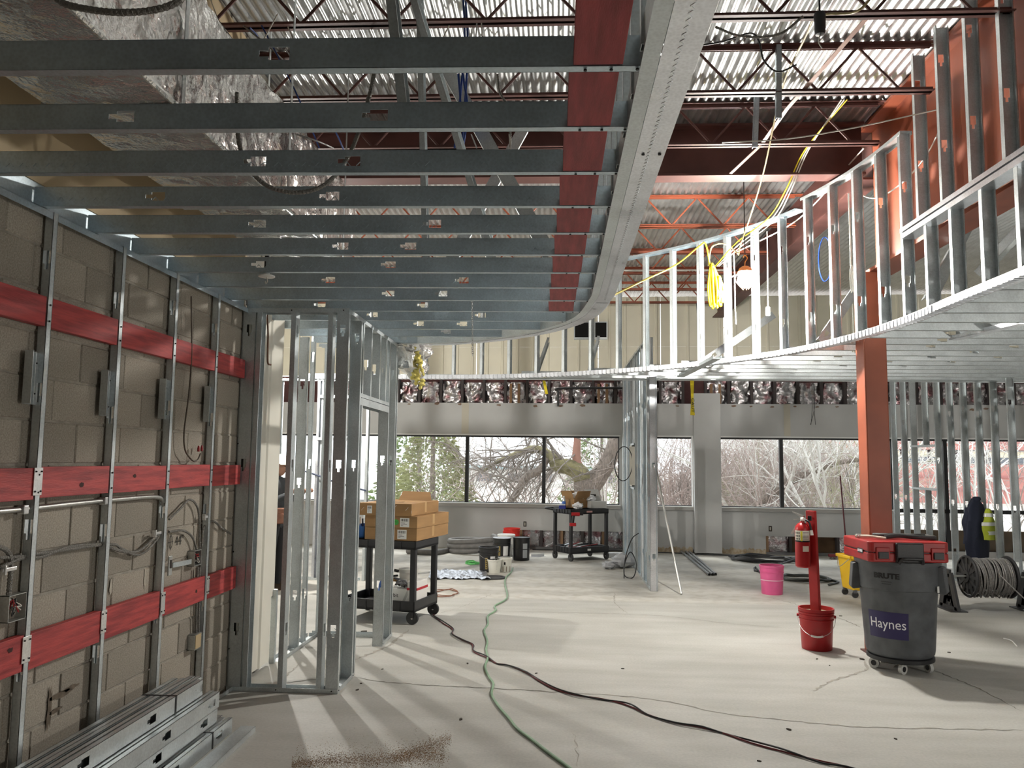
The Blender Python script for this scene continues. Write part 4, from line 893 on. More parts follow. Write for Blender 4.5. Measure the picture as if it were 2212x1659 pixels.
# ---- caution tape
ct = thing('caution_tape', 'strip of yellow caution tape hanging from the rear soffit', 'tape', onY(1495, 822, 11.05)); YT = mat('caution_yellow', (.78, .62, .02), .5)
pt = onY(1495, 822, 11.08); pb = onY(1496, 897, 11.08)
vs = []; n = 14
for i in range(n+1):
    t = i/n; c = pt.lerp(pb, t); tw = .35 + .5*sin(t*3.0); w_ = .03 + .008*t
    vs += [c - Vector((cos(tw), sin(tw), 0))*w_, c + Vector((cos(tw), sin(tw), 0))*w_]
MB().add(vs, [(2*i, 2*i+1, 2*i+3, 2*i+2) for i in range(n)]).build('ribbon', YT, ct, smooth=80)
me = text_mesh('CAUT', .075, .0004); me.materials.append(BTXT); place('lettering', me, ct, Matrix.Translation(pt.lerp(pb, .72) + Vector((0, -.036, 0))) @ Matrix.Rotation(radians(35), 4, 'Z') @ Matrix.Rotation(pi/2, 4, 'X') @ Matrix.Rotation(-pi/2, 4, 'Z'))
ct2 = thing('caution_tape', 'short scrap of yellow tape over the far left windows', 'tape', onY(1178, 825, 11.1)); vs = []; pt = onY(1175, 822, 11.12); pb = onY(1181, 851, 11.12)
for i in range(7): c = pt.lerp(pb, i/6); vs += [c - Vector((.02, .01*sin(i), 0)), c + Vector((.02, .012*cos(i), 0))]
MB().add(vs, [(2*i, 2*i+1, 2*i+3, 2*i+2) for i in range(6)]).build('ribbon', YT, ct2, smooth=80)
# ================================================================ THINGS, LEFT AND CENTRE
def cart(name, label, M, L, W, zt, handle_end=None, leg_w=.06):
    "utility cart; local x along its length 0..L, y depth 0..W, near corner at the origin"
    t = thing(name, label, 'cart', M=M)
    for nm, z0, z1 in (('top_tray', zt - .085, zt), ('bottom_tray', .125, .235)):
        b = MB(); b.box(0, 0, z0, L, W, z0 + .03)
        for q in ((0, 0, L, .022), (0, W - .022, L, W), (0, 0, .022, W), (L - .022, 0, L, W)): b.box(q[0], q[1], z0, q[2], q[3], z1)
        o = b.build(nm, BLACKP, t, local=True, bevel=.006)
        for k in range(5):
            for x, nx in ((L, 1), (0, -1)):
                y = W*(.2 + .15*k); a_, b_ = sorted((x, x + nx*.008)); MB().box(a_, y - .012, z0 + .01, b_, y + .012, z1 - .01).build('tray_rib', BLACKP, o, local=True)
    for x in (leg_w/2 + .004, L - leg_w/2 - .004):
        for y in (.034, W - .034):
            MB().box(x - leg_w/2, y - .03, .16, x + leg_w/2, y + .03, zt - .02).build('leg', BLACKP, t, local=True, bevel=.01)
            wh = MB().cyl((x - .014, y, .065), (x + .014, y, .065), .065, 24).build('wheel', DUSTBL, t, smooth=40, local=True)
            MB().cyl((x - .017, y, .065), (x + .017, y, .065), .012, 12).build('hub', CRM, wh, smooth=40, local=True); MB().box(x - .022, y - .02, .065, x + .022, y + .02, .13).build('fork', BLACKM, wh, local=True)
    if handle_end is not None:
        x = handle_end; d = -1 if x < L/2 else 1
        MB().tube(spline([(x, .04, zt - .05), (x + d*.10, .06, zt - .02), (x + d*.13, W/2, zt - .01), (x + d*.10, W - .06, zt - .02), (x, W - .04, zt - .05)], 6), .02, 10).build('push_handle', BLACKP, t, smooth=60, local=True)
    return t
def carton(name, label, M, sx, sy, sz, m=CARDB, group=None, seam=True):
    t = thing(name, label, 'box', M=M, group=group); b = MB().box(0, 0, 0, sx, sy, sz).build('body', m, t, local=True, bevel=.004)
    if seam: MB().box(-.0006, sy*.5 - .03, sz*.0 + .02, sx + .0006, sy*.5 + .03, sz + .0008).build('tape', mat('packing_tape', (.48, .30, .13), .35), t, local=True)
    return t
def sticker(parent, x0, x1, z0, z1, y=-.0012, bars=True):
    s = MB().box(x0, y, z0, x1, y + .001, z1).build('label_sticker', mat('label_paper', (.78, .78, .76), .6), parent, local=True)
    n = 11; w_ = (x1 - x0)*.82/n
    if bars:
        for i in range(n): MB().box(x0 + (x1-x0)*.09 + i*w_, y - .0006, z0 + (z1-z0)*.62, x0 + (x1-x0)*.09 + i*w_ + w_*(.3 + .4*((i*7) % 3)/2), y, z0 + (z1-z0)*.9).build('barcode_bar', BTXT, s, local=True)
        for i in range(3): MB().box(x0 + (x1-x0)*.1, y - .0006, z0 + (z1-z0)*(.14 + .14*i), x0 + (x1-x0)*(.35 + .2*((i*2) % 3)), y, z0 + (z1-z0)*(.18 + .14*i)).build('print_line', BTXT, s, local=True)
    return s
# ---- near cart: long side to the camera, right end turned away
ca = radians(14); Mc = Matrix.Translation((-1.455, 8.30, 0)) @ Matrix.Rotation(-ca + pi/2, 4, 'Z') @ Matrix.Rotation(0, 4, 'Z')
# local x points away from the camera along the right end; y points left
L1, W1 = .62, .86
c1 = cart('utility_cart', 'black plastic utility cart loaded with three flat cartons', Mc, L1, W1, .845)
def onc(x, y, z, r=0.0, M=Mc): return M @ Matrix.Translation((x, y, z)) @ Matrix.Rotation(r, 4, 'Z')
# cartons: front face towards the camera, so give them a frame with x to the right, y away
Mb = Matrix.Translation((-1.455, 8.30, 0)) @ Matrix.Rotation(-ca, 4, 'Z')
def onb(x, y, z, r=0.0): return Mb @ Matrix.Translation((x, y, z)) @ Matrix.Rotation(r, 4, 'Z')
k1 = carton('flat_carton', 'bottom brown carton of the three stacked on the near cart', onb(-.60, .02, .848), .60, .88, .128, group='cartons on the near cart')
sticker(k1, .38, .485, .016, .112)
k2 = carton('flat_carton', 'middle brown carton on the near cart, with a round green sticker', onb(-.60, .015, .978), .605, .88, .124, group='cartons on the near cart')
sticker(k2, .41, .515, .012, .106)
g = MB().lathe([(0, 0), (.03, 0)], 20, Matrix.Translation((.365, -.0015, .06)) @ Matrix.Rotation(pi/2, 4, 'X')).build('green_dot', mat('sticker_green', (.06, .42, .06), .5), k2, local=True)
for x in (.355, .376): MB().lathe([(0, 0), (.004, 0)], 8, Matrix.Translation((x, -.0025, .064)) @ Matrix.Rotation(pi/2, 4, 'X')).build('dot_mark', BTXT, g, local=True)
k3 = carton('flat_carton', 'top brown carton on the near cart with its flaps torn open', onb(-.645, -.04, 1.104, radians(3)), .595, .84, .128, group='cartons on the near cart')
sticker(k3, .095, .15, .02, .10); sticker(k3, .596, .5975, .03, .06, bars=False)
fl_ = MB(); fl_.prism([(0, 0), (.40, 0), (.36, .11), (.03, .115)], -.002, .002, Matrix.Translation((.16, .70, .128)) @ Matrix.Rotation(radians(60), 4, 'X')); fl_.build('flap', CARDB, k3, local=True)
MB().box(.20, .25, .129, .40, .29, .131).build('torn_slot', mat('card_dark', (.12, .07, .03), .9), k3, local=True)
for x, z in ((.03, .05), (.34, .04), (.40, .08), (.53, .06)): MB().tube([(x, -.001, z), (x + .03, -.002, z + .035)], .0015, 4).build('staple', CRM, k3, local=True)
# blue tool box beside the cartons
bl = thing('blue_tool_bag', 'blue bag of tools at the left end of the near cart', 'bag', M=onb(-.82, .08, .848)); BLUE = mat('blue_cloth', (.02, .10, .32), .7, bump=.2, bscale=20)
MB().add(taper(.09, .16, 0, .13, 1.15), [(3,2,1,0),(0,1,5,4),(1,2,6,5),(2,3,7,6),(3,0,4,7)], Matrix.Translation((.09, .16, 0))).build('bag', BLUE, bl, local=True, bevel=.02)
for i in range(7): MB().tube([(.03 + .02*i, .05 + .03*i, .10), (.02 + .024*i, .07 + .02*i, .20 + .01*(i % 3))], .009, 8).build('tool', BLACKP if i % 2 else CRM, bl, local=True)
# lower shelf
ob = carton('white_carton', 'white carton with a printed logo on the lower shelf of the near cart', onb(-.36, .10, .157), .26, .30, .185, WHITEP, seam=False)
me = text_mesh('orbit', .055, .0004); me.materials.append(BTXT); place('lettering', me, ob, Matrix.Translation((.075, -.001, .115)) @ Matrix.Rotation(pi/2, 4, 'X'), local=True)
MB().box(.10, -.001, .012, .24, 0, .018).build('print_line', BTXT, ob, local=True)
o = MB().prism([(.16, .02), (.19, .02), (.26, .175), (.235, .185)], 0, .0008, Matrix.Rotation(pi/2, 4, 'X')).build('print_sweep', mat('print_pale_grey', (.5, .5, .48), .5), ob, local=True)
for i in range(9):
    p_ = (random.uniform(.03, .23), random.uniform(.05, .25), .19 + random.uniform(0, .03)); MB().tube(spline([p_, (p_[0] + random.uniform(-.06, .06), p_[1] + random.uniform(-.06, .06), p_[2] + .03), (p_[0] + random.uniform(-.1, .1), p_[1], p_[2] + .01)], 5), .012, 6).build('offcut', mat('offcut_grey', (.12, .12, .125), .5), ob, smooth=60, local=True)
sk = thing('paper_sack', 'white and red paper sack standing on the lower shelf of the near cart', 'sack', M=onb(-.075, .10, .157)); MB().add(taper(.055, .14, 0, .27, 1.02), [(3,2,1,0),(0,1,5,4),(1,2,6,5),(2,3,7,6),(3,0,4,7),(4,5,6,7)], Matrix.Translation((0, .14, 0))).build('bag', mat('sack_white', (.74, .73, .70), .7, bump=.4, bscale=10), sk, local=True, bevel=.01)
MB().box(-.058, -.003, .175, .058, .285, .20).build('red_band', mat('print_red', (.45, .02, .03), .6), sk, local=True)
tb = thing('plastic_tub', 'white tub with a red warning label behind the white carton on the near cart', 'bucket', M=onb(-.30, .50, .157)); MB().lathe([(0, 0), (.09, 0), (.10, .30), (.108, .302), (.108, .34), (.0, .34)], 28).build('body', mat('tub_translucent', (.62, .60, .54), .45), tb, smooth=40, local=True)
MB().lathe([(.0985, .14), (.1, .24)], 8, a0=-1.75, a1=-1.3).build('label', mat('label_paper', (.78, .78, .76), .6), tb, local=True)
for a in (-1.62, -1.46): MB().lathe([(.0995, .16), (.1006, .225)], 3, a0=a - .04, a1=a + .04).build('label_bar', mat('print_red', (.45, .02, .03), .6), tb, local=True)
gt = thing('grey_trough', 'pale grey trough lying along the lower shelf of the near cart', 'trough', M=onb(-.62, .02, .157)); MB().lathe([(.045, 0), (.05, 0), (.05, .58), (.045, .58)], 14, Matrix.Translation((0, .05, .052)) @ Matrix.Rotation(pi/2, 4, 'Y'), a0=-pi/2, a1=pi/2).build('shell', mat('trough_grey', (.42, .43, .42), .45), gt, smooth=60, local=True)
bb = thing('blue_bag', 'crumpled blue plastic bag on the lower shelf of the near cart', 'bag', M=onb(-.47, .28, .157)); vs, fs = hang(0, 0, .26, 0, .02, .08, .07, 6.6, n=16, m=8); MB().add(vs, fs).build('film', mat('blue_film', (.05, .16, .55), .35), bb, smooth=80, local=True)
mx = thing('tangle_of_parts', 'tangle of black and brass fittings behind the white carton', 'fittings', M=onb(-.44, .45, .157))
for i in range(16):
    p_ = Vector((random.uniform(-.10, .08), random.uniform(-.08, .08), .02 + .020*i)); q_ = p_ + Vector((random.uniform(-.08, .08), random.uniform(-.08, .08), random.uniform(-.01, .03))); MB().tube([p_, q_], random.uniform(.009, .018), 8).build('fitting', [BLACKP, mat('brass', (.5, .28, .1), .35, metal=.8), mat('offcut_grey', (.12, .12, .125), .5)][i % 3], mx, smooth=60, local=True)
# ---- far cart near the windows, corner towards the camera
Mf = Matrix.Translation((.24, 13.72, 0)) @ Matrix.Rotation(radians(33), 4, 'Z')
c2 = cart('utility_cart', 'black utility cart heaped with packaging in front of the windows', Mf, .80, .56, .875, leg_w=.05)
MB().tube(spline([(.02, .56, .84), (-.04, .74, .86), (.12, .80, .86), (.3, .74, .86), (.34, .56, .84)], 6), .018, 8).build('push_handle', BLACKP, c2, smooth=60, local=True)
MB().box(.33, -.001, .815, .45, 0, .845).build('name_plate', mat('plate_pale', (.55, .3, .28), .5), c2, local=True); MB().box(.35, -.001, .165, .42, 0, .20).build('name_plate', WHITEP, c2, local=True)
def onf(x, y, z, r=0.0): return Mf @ Matrix.Translation((x, y, z)) @ Matrix.Rotation(radians(r), 4, 'Z')
zc2 = .878
k4 = carton('open_carton', 'brown carton with open flaps on the far cart', onf(.22, .22, zc2, 10), .36, .28, .15, seam=False)
for (x, y, r, ax, L_) in ((0, 0, 115, 'X', .36), (0, .28, 60, 'X', .36)): MB().prism([(0, 0), (L_, 0), (L_ - .02, .16), (.02, .16)], -.002, .002, Matrix.Translation((x, y, .15)) @ Matrix.Rotation(radians(r), 4, ax)).build('flap', CARDB, k4, local=True)
MB().prism([(0, 0), (.28, 0), (.26, .15), (.02, .15)], -.002, .002, Matrix.Translation((0, 0, .15)) @ Matrix.Rotation(pi/2, 4, 'Z') @ Matrix.Rotation(radians(70), 4, 'X')).build('flap', CARDB, k4, local=True)
k5 = carton('grey_carton', 'pale grey open carton at the right end of the far cart', onf(.50, .12, zc2, -14), .30, .26, .12, mat('carton_grey', (.52, .52, .50), .6), seam=False)
MB().prism([(0, 0), (.30, 0), (.28, .22), (.02, .22)], -.003, .003, Matrix.Translation((0, .26, .12)) @ Matrix.Rotation(radians(62), 4, 'X')).build('flap', MATS['carton_grey'], k5, local=True); MB().box(.10, .255, .20, .2, .262, .23, ).build('hand_hole', dk, k5, local=True)
def wad(name, label, M, r, m, seed, cat='packaging'):
    t = thing(name, label, cat, M=M); n, q = 14, 10; vs = []
    for j in range(q+1):
        for i in range(n):
            a, b = 2*pi*i/n, pi*j/q; f = r*(1 + .5*noise.noise(Vector((cos(a)*sin(b)*2.2 + seed, sin(a)*sin(b)*2.2, cos(b)*2.2))) + .2*noise.noise(Vector((cos(a)*6, sin(a)*6 + seed, cos(b)*6))))
            vs.append((f*cos(a)*sin(b)*1.2, f*sin(a)*sin(b), max(0, r*.62 + f*.7*cos(b))))
    MB().add(vs, [(j*n+i, j*n+(i+1) % n, (j+1)*n+(i+1) % n, (j+1)*n+i) for j in range(q) for i in range(n)]).build('crumpled_film', m, t, local=True, smooth=25); return t
FILM = mat('white_film', (.80, .81, .83), .35)
wad('white_wrap', 'crumpled white wrap at the front of the far cart', onf(.20, .08, zc2), .08, FILM, 1.0); wad('white_wrap', 'white wrap spilling from the brown carton on the far cart', onf(.40, .36, zc2 + .13), .10, FILM, 5.0); wad('white_wrap', 'white wrap bulging over the grey carton on the far cart', onf(.62, .30, zc2 + .10), .09, FILM, 9.0)
wb_ = thing('water_bottle', 'clear bottle with a blue label on the far cart', 'bottle', M=onf(.06, .30, zc2)); MB().lathe([(0, 0), (.03, 0), (.033, .02), (.033, .14), (.014, .18), (.014, .195), (0, .195)], 18).build('body', mat('clear_pet', (.75, .80, .82), .15, trans=.6), wb_, smooth=40, local=True); MB().lathe([(.0335, .07), (.0335, .12)], 18).build('label', mat('label_blue', (.05, .15, .5), .5), wb_, smooth=60, local=True); MB().lathe([(0, .21), (.016, .21), (.016, .19)], 12).build('cap', WHITEP, wb_, local=True)
bk = thing('blue_case', 'flat blue box at the left end of the far cart', 'box', M=onf(-.02, .12, zc2, 55)); MB().box(0, 0, 0, .30, .12, .055).build('body', mat('case_blue', (.02, .03, .22), .45), bk, local=True, bevel=.008); MB().box(.02, .01, .055, .28, .11, .075).build('lid', mat('case_lid', (.55, .56, .6), .4), bk, local=True, bevel=.006)
dr_ = thing('drill', 'red and black drill hanging on the near corner of the far cart', 'drill', M=onf(-.02, -.05, .60, -30))
for nm, m_, pts, r_ in (('motor', REDP, [(0, 0, .20), (.14, 0, .20)], .032), ('chuck', BLACKM, [(.14, 0, .20), (.20, 0, .20)], .02), ('bit', CRM, [(.2, 0, .2), (.29, 0, .195)], .004), ('grip', BLACKP, [(.04, 0, .19), (.02, 0, .05)], .024)): MB().tube(pts, r_, 12).build(nm, m_, dr_, smooth=40, local=True)
MB().box(-.03, -.035, -.0, .08, .035, .055).build('battery', REDP, dr_, local=True, bevel=.008)
lo = thing('scrap_tubes', 'bare metal tubes and scraps in the lower tray of the far cart', 'scrap', M=onf(.02, .06, .157))
for i in range(11):
    a = Vector((random.uniform(.05, .3), random.uniform(.02, .4), .02 + random.uniform(0, .07))); MB().tube([a, a + Vector((random.uniform(.15, .42), random.uniform(-.08, .1), random.uniform(0, .05)))], random.choice((.01, .014, .02)), 8).build('tube', [CONDUIT, GALVB, mat('scrap_red', (.25, .03, .03), .5)][i % 3], lo, smooth=60, local=True)
# ---- pails and tubs
BLKB = mat('black_bucket', (.02, .02, .021), .4, var=.4, vscale=12); GOLD = mat('gold_print', (.30, .22, .06), .5)
def deco(t, z0, z1, a0, a1, rr, m, nm='label'): return MB().lathe([(rr[0], z0), (rr[1], z1)], 10, a0=a0, a1=a1).build(nm, m, t, smooth=80, local=True)
def at(px, py): p = onZ(px, py); d = p.xy.normalized(); return (p.x + d.x*.14, p.y + d.y*.14, 0)
A = pail('black_bucket', 'open black bucket with gold print, nearest of the pails', at(1055, 1237), BLKB, rings=(.72, .8, .93), handle=(radians(200), .10, BLACKP)); deco(A, .05, .22, -1.85, -1.6, (.1365, .146), GOLD, 'gold_print'); deco(A, .13, .24, -1.3, -.75, (.1415, .148), mat('label_paper', (.78, .78, .76), .6))
for j in range(5): deco(A, .065 + .03*j, .082 + .03*j, -1.80 + .02*(j % 2), -1.66, (.1375 + .0017*j, .1385 + .0017*j), BTXT, 'print_mark')
B = pail('black_bucket', 'black bucket with a white rim and label, behind the open black one', at(1084, 1211), BLKB, rings=(.72, .8)); MB().lathe([(.158, .362), (.160, .372), (.150, .376), (.0, .368)], 32).build('lid', mat('lid_pale', (.52, .54, .60), .4), B, smooth=40, local=True); deco(B, .08, .24, -1.35, -.7, (.139, .1475), mat('label_paper', (.78, .78, .76), .6)); deco(B, .08, .24, -1.95, -1.7, (.139, .1475), GOLD, 'gold_print')
Cc = pail('white_bucket', 'white lidded bucket tucked among the black pails', at(1093, 1203), WHITEP, rings=(.72, .8, .9)); MB().lathe([(.16, .35), (.163, .375), (.155, .383), (0, .383)], 32).build('lid', WHITEP, Cc, smooth=40, local=True)
D = pail('black_pail', 'closed black steel pail with a grey label, right of the buckets', at(1126, 1212), BLACKM, r=.143, rb=.138, h=.385, rings=(.5,)); MB().lathe([(.148, .375), (.15, .388), (.13, .39), (.125, .384), (0, .384)], 32).build('lid', BLACKP, D, smooth=40, local=True); deco(D, .05, .29, -1.35, -.75, (.1395, .1425), mat('label_grey', (.33, .35, .36), .6))
E1 = pail('red_pail', 'lower of two nested red pails by the window wall', at(1104, 1193), mat('bright_red_plastic', (.72, .03, .02), .4), h=.38, rings=(.85, .92), group='nested red pails'); E2 = pail('red_pail', 'upper of two nested red pails by the window wall', (E1.location.x + .01, E1.location.y, .052), MATS['bright_red_plastic'], h=.38, rings=(.85, .92), group='nested red pails')
TRL = mat('milky_plastic', (.70, .69, .62), .4); 
F1 = pail('mixing_tub', 'milky plastic mixing tub in front of the black bucket', at(1068, 1240), TRL, r=.105, rb=.085, h=.20, rings=(.9,)); 
for j in range(6): deco(F1, .06 + .02*j, .063 + .02*j, -1.2, -1.05, (.0925 + .002*j, .0928 + .002*j), mat('print_grey', (.25, .25, .25), .6), 'measure_mark')
F2 = pail('mixing_tub', 'milky tub with brown slurry in the base, right of the other tub', at(1091, 1237), TRL, r=.105, rb=.085, h=.21, rings=(.92,)); deco(F2, .006, .085, 0, 2*pi, (.0865, .0945), mat('slurry', (.20, .15, .10), .7), 'slurry'); deco(F2, .11, .15, -1.7, -1.45, (.097, .101), BTXT)
p_ = onZ(1068, 1249); ld = thing('bucket_lid', 'black bucket lid lying on the slab before the pails', 'lid', (p_.x, p_.y, 0)); MB().lathe([(0, .010), (.13, .010), (.135, .022), (.158, .024), (.163, .016), (.163, .004), (.155, 0), (0, 0)], 36).build('disc', DUSTBL, ld, smooth=40, local=True)
# plastic sheet on the slab
ps = thing('plastic_sheet', 'crumpled silvery plastic sheet on the slab left of the pails', 'sheet', onZ(1000, 1242)); a, b, c, d = [onZ(*q) for q in ((930, 1234), (1046, 1234), (1060, 1253), (925, 1252))]
n, m = 46, 16; vs = []
for j in range(m+1):
    for i in range(n+1):
        u, v = i/n, j/m; q = a.lerp(b, u).lerp(d.lerp(c, u), v); q.z = .004 + .05*abs(noise.noise(Vector((u*9, v*5, 1.7)))) + .022*abs(noise.noise(Vector((u*24, v*12, 3.7)))); q.y += .1*noise.noise(Vector((u*5, v, 9))); vs.append(q)
MB().add(vs, [(j*(n+1)+i, j*(n+1)+i+1, (j+1)*(n+1)+i+1, (j+1)*(n+1)+i) for j in range(m) for i in range(n)]).build('film', mat('silver_film', (.42, .43, .47), .28, metal=.7), ps, smooth=30)
# vacuum hose coil
hz = thing('vacuum_hose', 'coil of thick grey vacuum hose against the window wall', 'hose', onZ(1020, 1190)); hc = onZ(1024, 1191)
pts = [(hc.x + (.44 - .02*(k // 12))*cos(a) + .05*sin(k*.5), hc.y - .22 + (.27 + .015*sin(k*.9))*sin(a), .052 + .085*(k/12) + .02*sin(a*1.0 + 1)) for k, a in enumerate([pi + 2*pi*k/12 for k in range(32)])]
pts = [tuple(onZ(880, 1190, .052)), tuple(onZ(935, 1193, .052))] + pts
MB().tube(spline(pts, 5), .05, 12).build('hose', mat('hose_grey', (.16, .155, .15), .6, var=.2, vscale=14), hz, smooth=60)
# small loose pieces
gh = onZ(1028, 1219); heap('green_cord', 'bright green cord in a small tangle by the black bucket', gh.x, gh.y, .16, .12, 4, .009, mat('cord_green', (.10, .45, .12), .5), seed=12, cat='cord')
for i, (px, py) in enumerate(((1157, 1203), (1170, 1202))):
    p_ = onZ(px, py); t = thing('steel_clip', ['left of two bent steel clips on the slab by the black pail', 'right of two bent steel clips on the slab by the black pail'][i], 'clip', p_, radians(40*i)); MB().box(-.08, -.03, 0, .08, .03, .003).box(-.08, .027, 0, .08, .03, .045).build('bracket', GALVB, t, local=True)
rr_ = onZ(1330, 1199, .05); rl = thing('white_roll', 'white plastic roll on the slab at the foot of the partition', 'roll', rr_); MB().cyl(rr_ - Vector((.12, .02, 0)), rr_ + Vector((.13, -.02, 0)), .05, 18).build('roll', FILM, rl, smooth=40)
db = onZ(1345, 1226); wad('plastic_scrap', 'crumpled grey plastic at the foot of the partition', Matrix.Translation((db.x, db.y, 0)), .16, mat('grey_film', (.42, .43, .45), .4), 3.3); db = onZ(1330, 1229); wad('plastic_scrap', 'small flattened plastic scrap left of the partition foot', Matrix.Translation((db.x - .1, db.y, 0)), .09, MATS['grey_film'], 7.3)
pc = thing('partition_cable', 'black cable loops hanging from the middle partition to the slab', 'cable', onZ(1350, 1225)); MB().tube(spline([(1.24, 12.3, .62), (1.12, 12.1, .55), (1.02, 12.0, .30), (1.0, 12.0, .04), (1.12, 11.9, .02), (1.18, 12.05, .2), (1.10, 12.1, .36), (1.0, 11.95, .2), (.98, 11.8, .02)], 7), .008, 6).build('cable', BLKC, pc, smooth=60)
cl = thing('cable_ring', 'single loop of black cable hanging on the middle partition', 'cable', (1.2, 13.1, 1.6)); MB().tube([(1.235 - .16*(1 - cos(a))*.9, 13.2 - .12*sin(a), 1.66 + .28*sin(a) + .0) for a in [2*pi*k/28 for k in range(28)]], .008, 6, closed=True).build('loop', BLKC, cl, smooth=60)
pb_ = thing('panel_box', 'open grey panel box set into the middle partition', 'electrical box', (1.30, 13.3, 1.3)); MB().box(1.215, 13.08, 1.30, 1.33, 13.5, 1.315).box(1.215, 13.08, 1.945, 1.33, 13.5, 1.96).box(1.215, 13.08, 1.30, 1.33, 13.095, 1.96).box(1.215, 13.485, 1.3, 1.33, 13.5, 1.96).box(1.32, 13.08, 1.3, 1.335, 13.5, 1.96).build('box', mat('panel_beige', (.56, .54, .48), .5), pb_)
# ---- hose and cords across the slab
HOSE = [(1108,1226),(1104,1236),(1093,1247),(1091,1262),(1096,1284.5),(1091.5,1295.6),(1069,1308.6),(1071,1318),(1053.7,1330.8),(1054,1347.5),(1046,1362),(1052.6,1384.5),(1050,1403),(1053.7,1421.6),(1047.8,1440),(1056,1462),(1065.5,1477),(1062,1499.5),(1076.7,1525),(1099,1551),(1117,1573.6),(1147,1596),(1180,1622),(1229,1658),(1290,1705),(1350,1760)]
ho = thing('garden_hose', 'pale green hose winding across the slab towards the camera', 'hose', onZ(1050, 1420)); MB().tube(spline([onZ(x, y, .0105) for x, y in HOSE], 6), .0095, 8).build('hose', mat('hose_green', (.22, .36, .22), .5, var=.2, vscale=9), ho, smooth=60)
CORD = [(934,1322),(936,1329),(958,1345.6),(978,1358.6),(977,1370),(999,1383),(1021,1392),(1023,1407),(1051,1420),(1073,1433),(1099,1438),(1136,1453),(1166,1470),(1203,1490),(1247,1503),(1292,1509),(1340,1518),(1369.5,1529),(1403,1545),(1457,1561.6),(1514,1572),(1564,1584),(1621.6,1603),(1691.7,1623.5),(1774,1646),(1828,1657),(1920,1690)]
for i, (m_, lab) in enumerate(((mat('cord_red', (.16, .02, .025), .5), 'dark red extension cord running across the slab'), (BLKC, 'black extension cord twisted along the red one across the slab'))):
    t = thing('extension_lead', lab, 'cord', onZ(1247, 1503)); pts = []
    for k, (x, y) in enumerate(CORD): p_ = onZ(x, y, .007); p_ += Vector((.006*sin(k*1.9 + 2.6*i), .012*cos(k*1.3 + 2.9*i), .006*i*(k % 3))); pts.append(p_)
    MB().tube(spline(pts, 7), .0058, 6).build('cord', m_, t, smooth=60)
oc = onZ(960, 1283); heap('orange_cord', 'thin brown cord looped behind the near cart', oc.x, oc.y, .16, .3, 2, .006, mat('cord_brown', (.22, .08, .04), .5), seed=5, cat='cord')
# ---- bundles of studs on the slab by the block wall
def bundle(label, x0, x1, y0, y1, z, n, skew=0.0, straps=()):
    t = thing('stud_bundle', label, 'steel studs', ((x0+x1)/2, (y0+y1)/2, z), group='bundles of steel studs'); st_ = (x1 - x0)/n
    for i in range(n):
        x = x0 + st_*i; op = (1, 0, 0) if i % 2 == 0 and i < n-1 else (-1, 0, 0)
        xx = x if i % 2 == 0 and i < n-1 else x + st_
        dy = random.uniform(-.04, .04); stud('stud', t, (xx, y0, z + .046), (xx + skew, y1 + dy, z + .046), op, fl=min(.036, st_*(.72 if i % 2 else .8)), holes=(.35, .95, 1.55, 2.1), m=GALV)
    for y in straps: 
        f = (y - y0)/(y1 - y0)*skew; MB().box(x0 + f - .003, y, z - .002, x1 + f + .003, y + .016, z).box(x0 + f - .003, y, z + .092, x1 + f + .003, y + .016, z + .0945).box(x1 + f, y, z, x1 + f + .003, y + .016, z + .094).build('strap', BLACKP, t)
    return t
bundle('lowest bundle of steel studs on the slab by the block wall', -2.31, -2.00, 2.7, 5.03, .0, 8, straps=(4.72,)); bundle('second layer of the stud pile by the block wall', -2.31, -2.05, 2.6, 4.93, .097, 7); bundle('third layer of the stud pile by the block wall', -2.30, -2.03, 2.65, 4.86, .194, 7); bundle('top bundle of the stud pile, strapped in black', -2.28, -2.09, 2.6, 4.80, .291, 5, straps=(4.42,))
sg = thing('loose_track', 'single loose steel channel on the slab beside the stud pile', 'steel channel', (-1.9, 4.2, 0)); stud('channel', sg, (-1.88, 3.3, .036), (-1.905, 5.03, .036), (0, 0, -1), fl=.034, m=GALV, lip=0)
# ---- sawdust swept on the slab near the camera
sw = thing('sawdust', 'brown sawdust swept on the slab near the camera', 'sawdust', onZ(820, 1640)); MB_ = MB(); rnd = random.Random(4)
def grain(p, r):
    MB_.add([(p.x - r, p.y - r, .0005), (p.x + r, p.y - r*.6, .0005), (p.x, p.y + r, .0005), (p.x, p.y, r*1.2)], [(0, 1, 3), (1, 2, 3), (2, 0, 3)])
for i in range(11000):
    k = rnd.random(); u = rnd.random()
    if k < .6: px = 630 + 330*u; py = 1652 - 10*sin(u*3) - (46*max(0, u - .55)) + rnd.gauss(0, 7 + 5*u)
    elif k < .8: px = 850 + 125*u; py = 1640 - 45*u + rnd.gauss(0, 8)
    else: px = 640 + 330*rnd.random(); py = 1645 + rnd.gauss(0, 24)
    grain(onZ(px, py), rnd.uniform(.0009, .0024))
o = MB_.build('grains', mat('sawdust_brown', (.42, .27, .13), .95, var=.4, vscale=40), sw, kind='stuff')
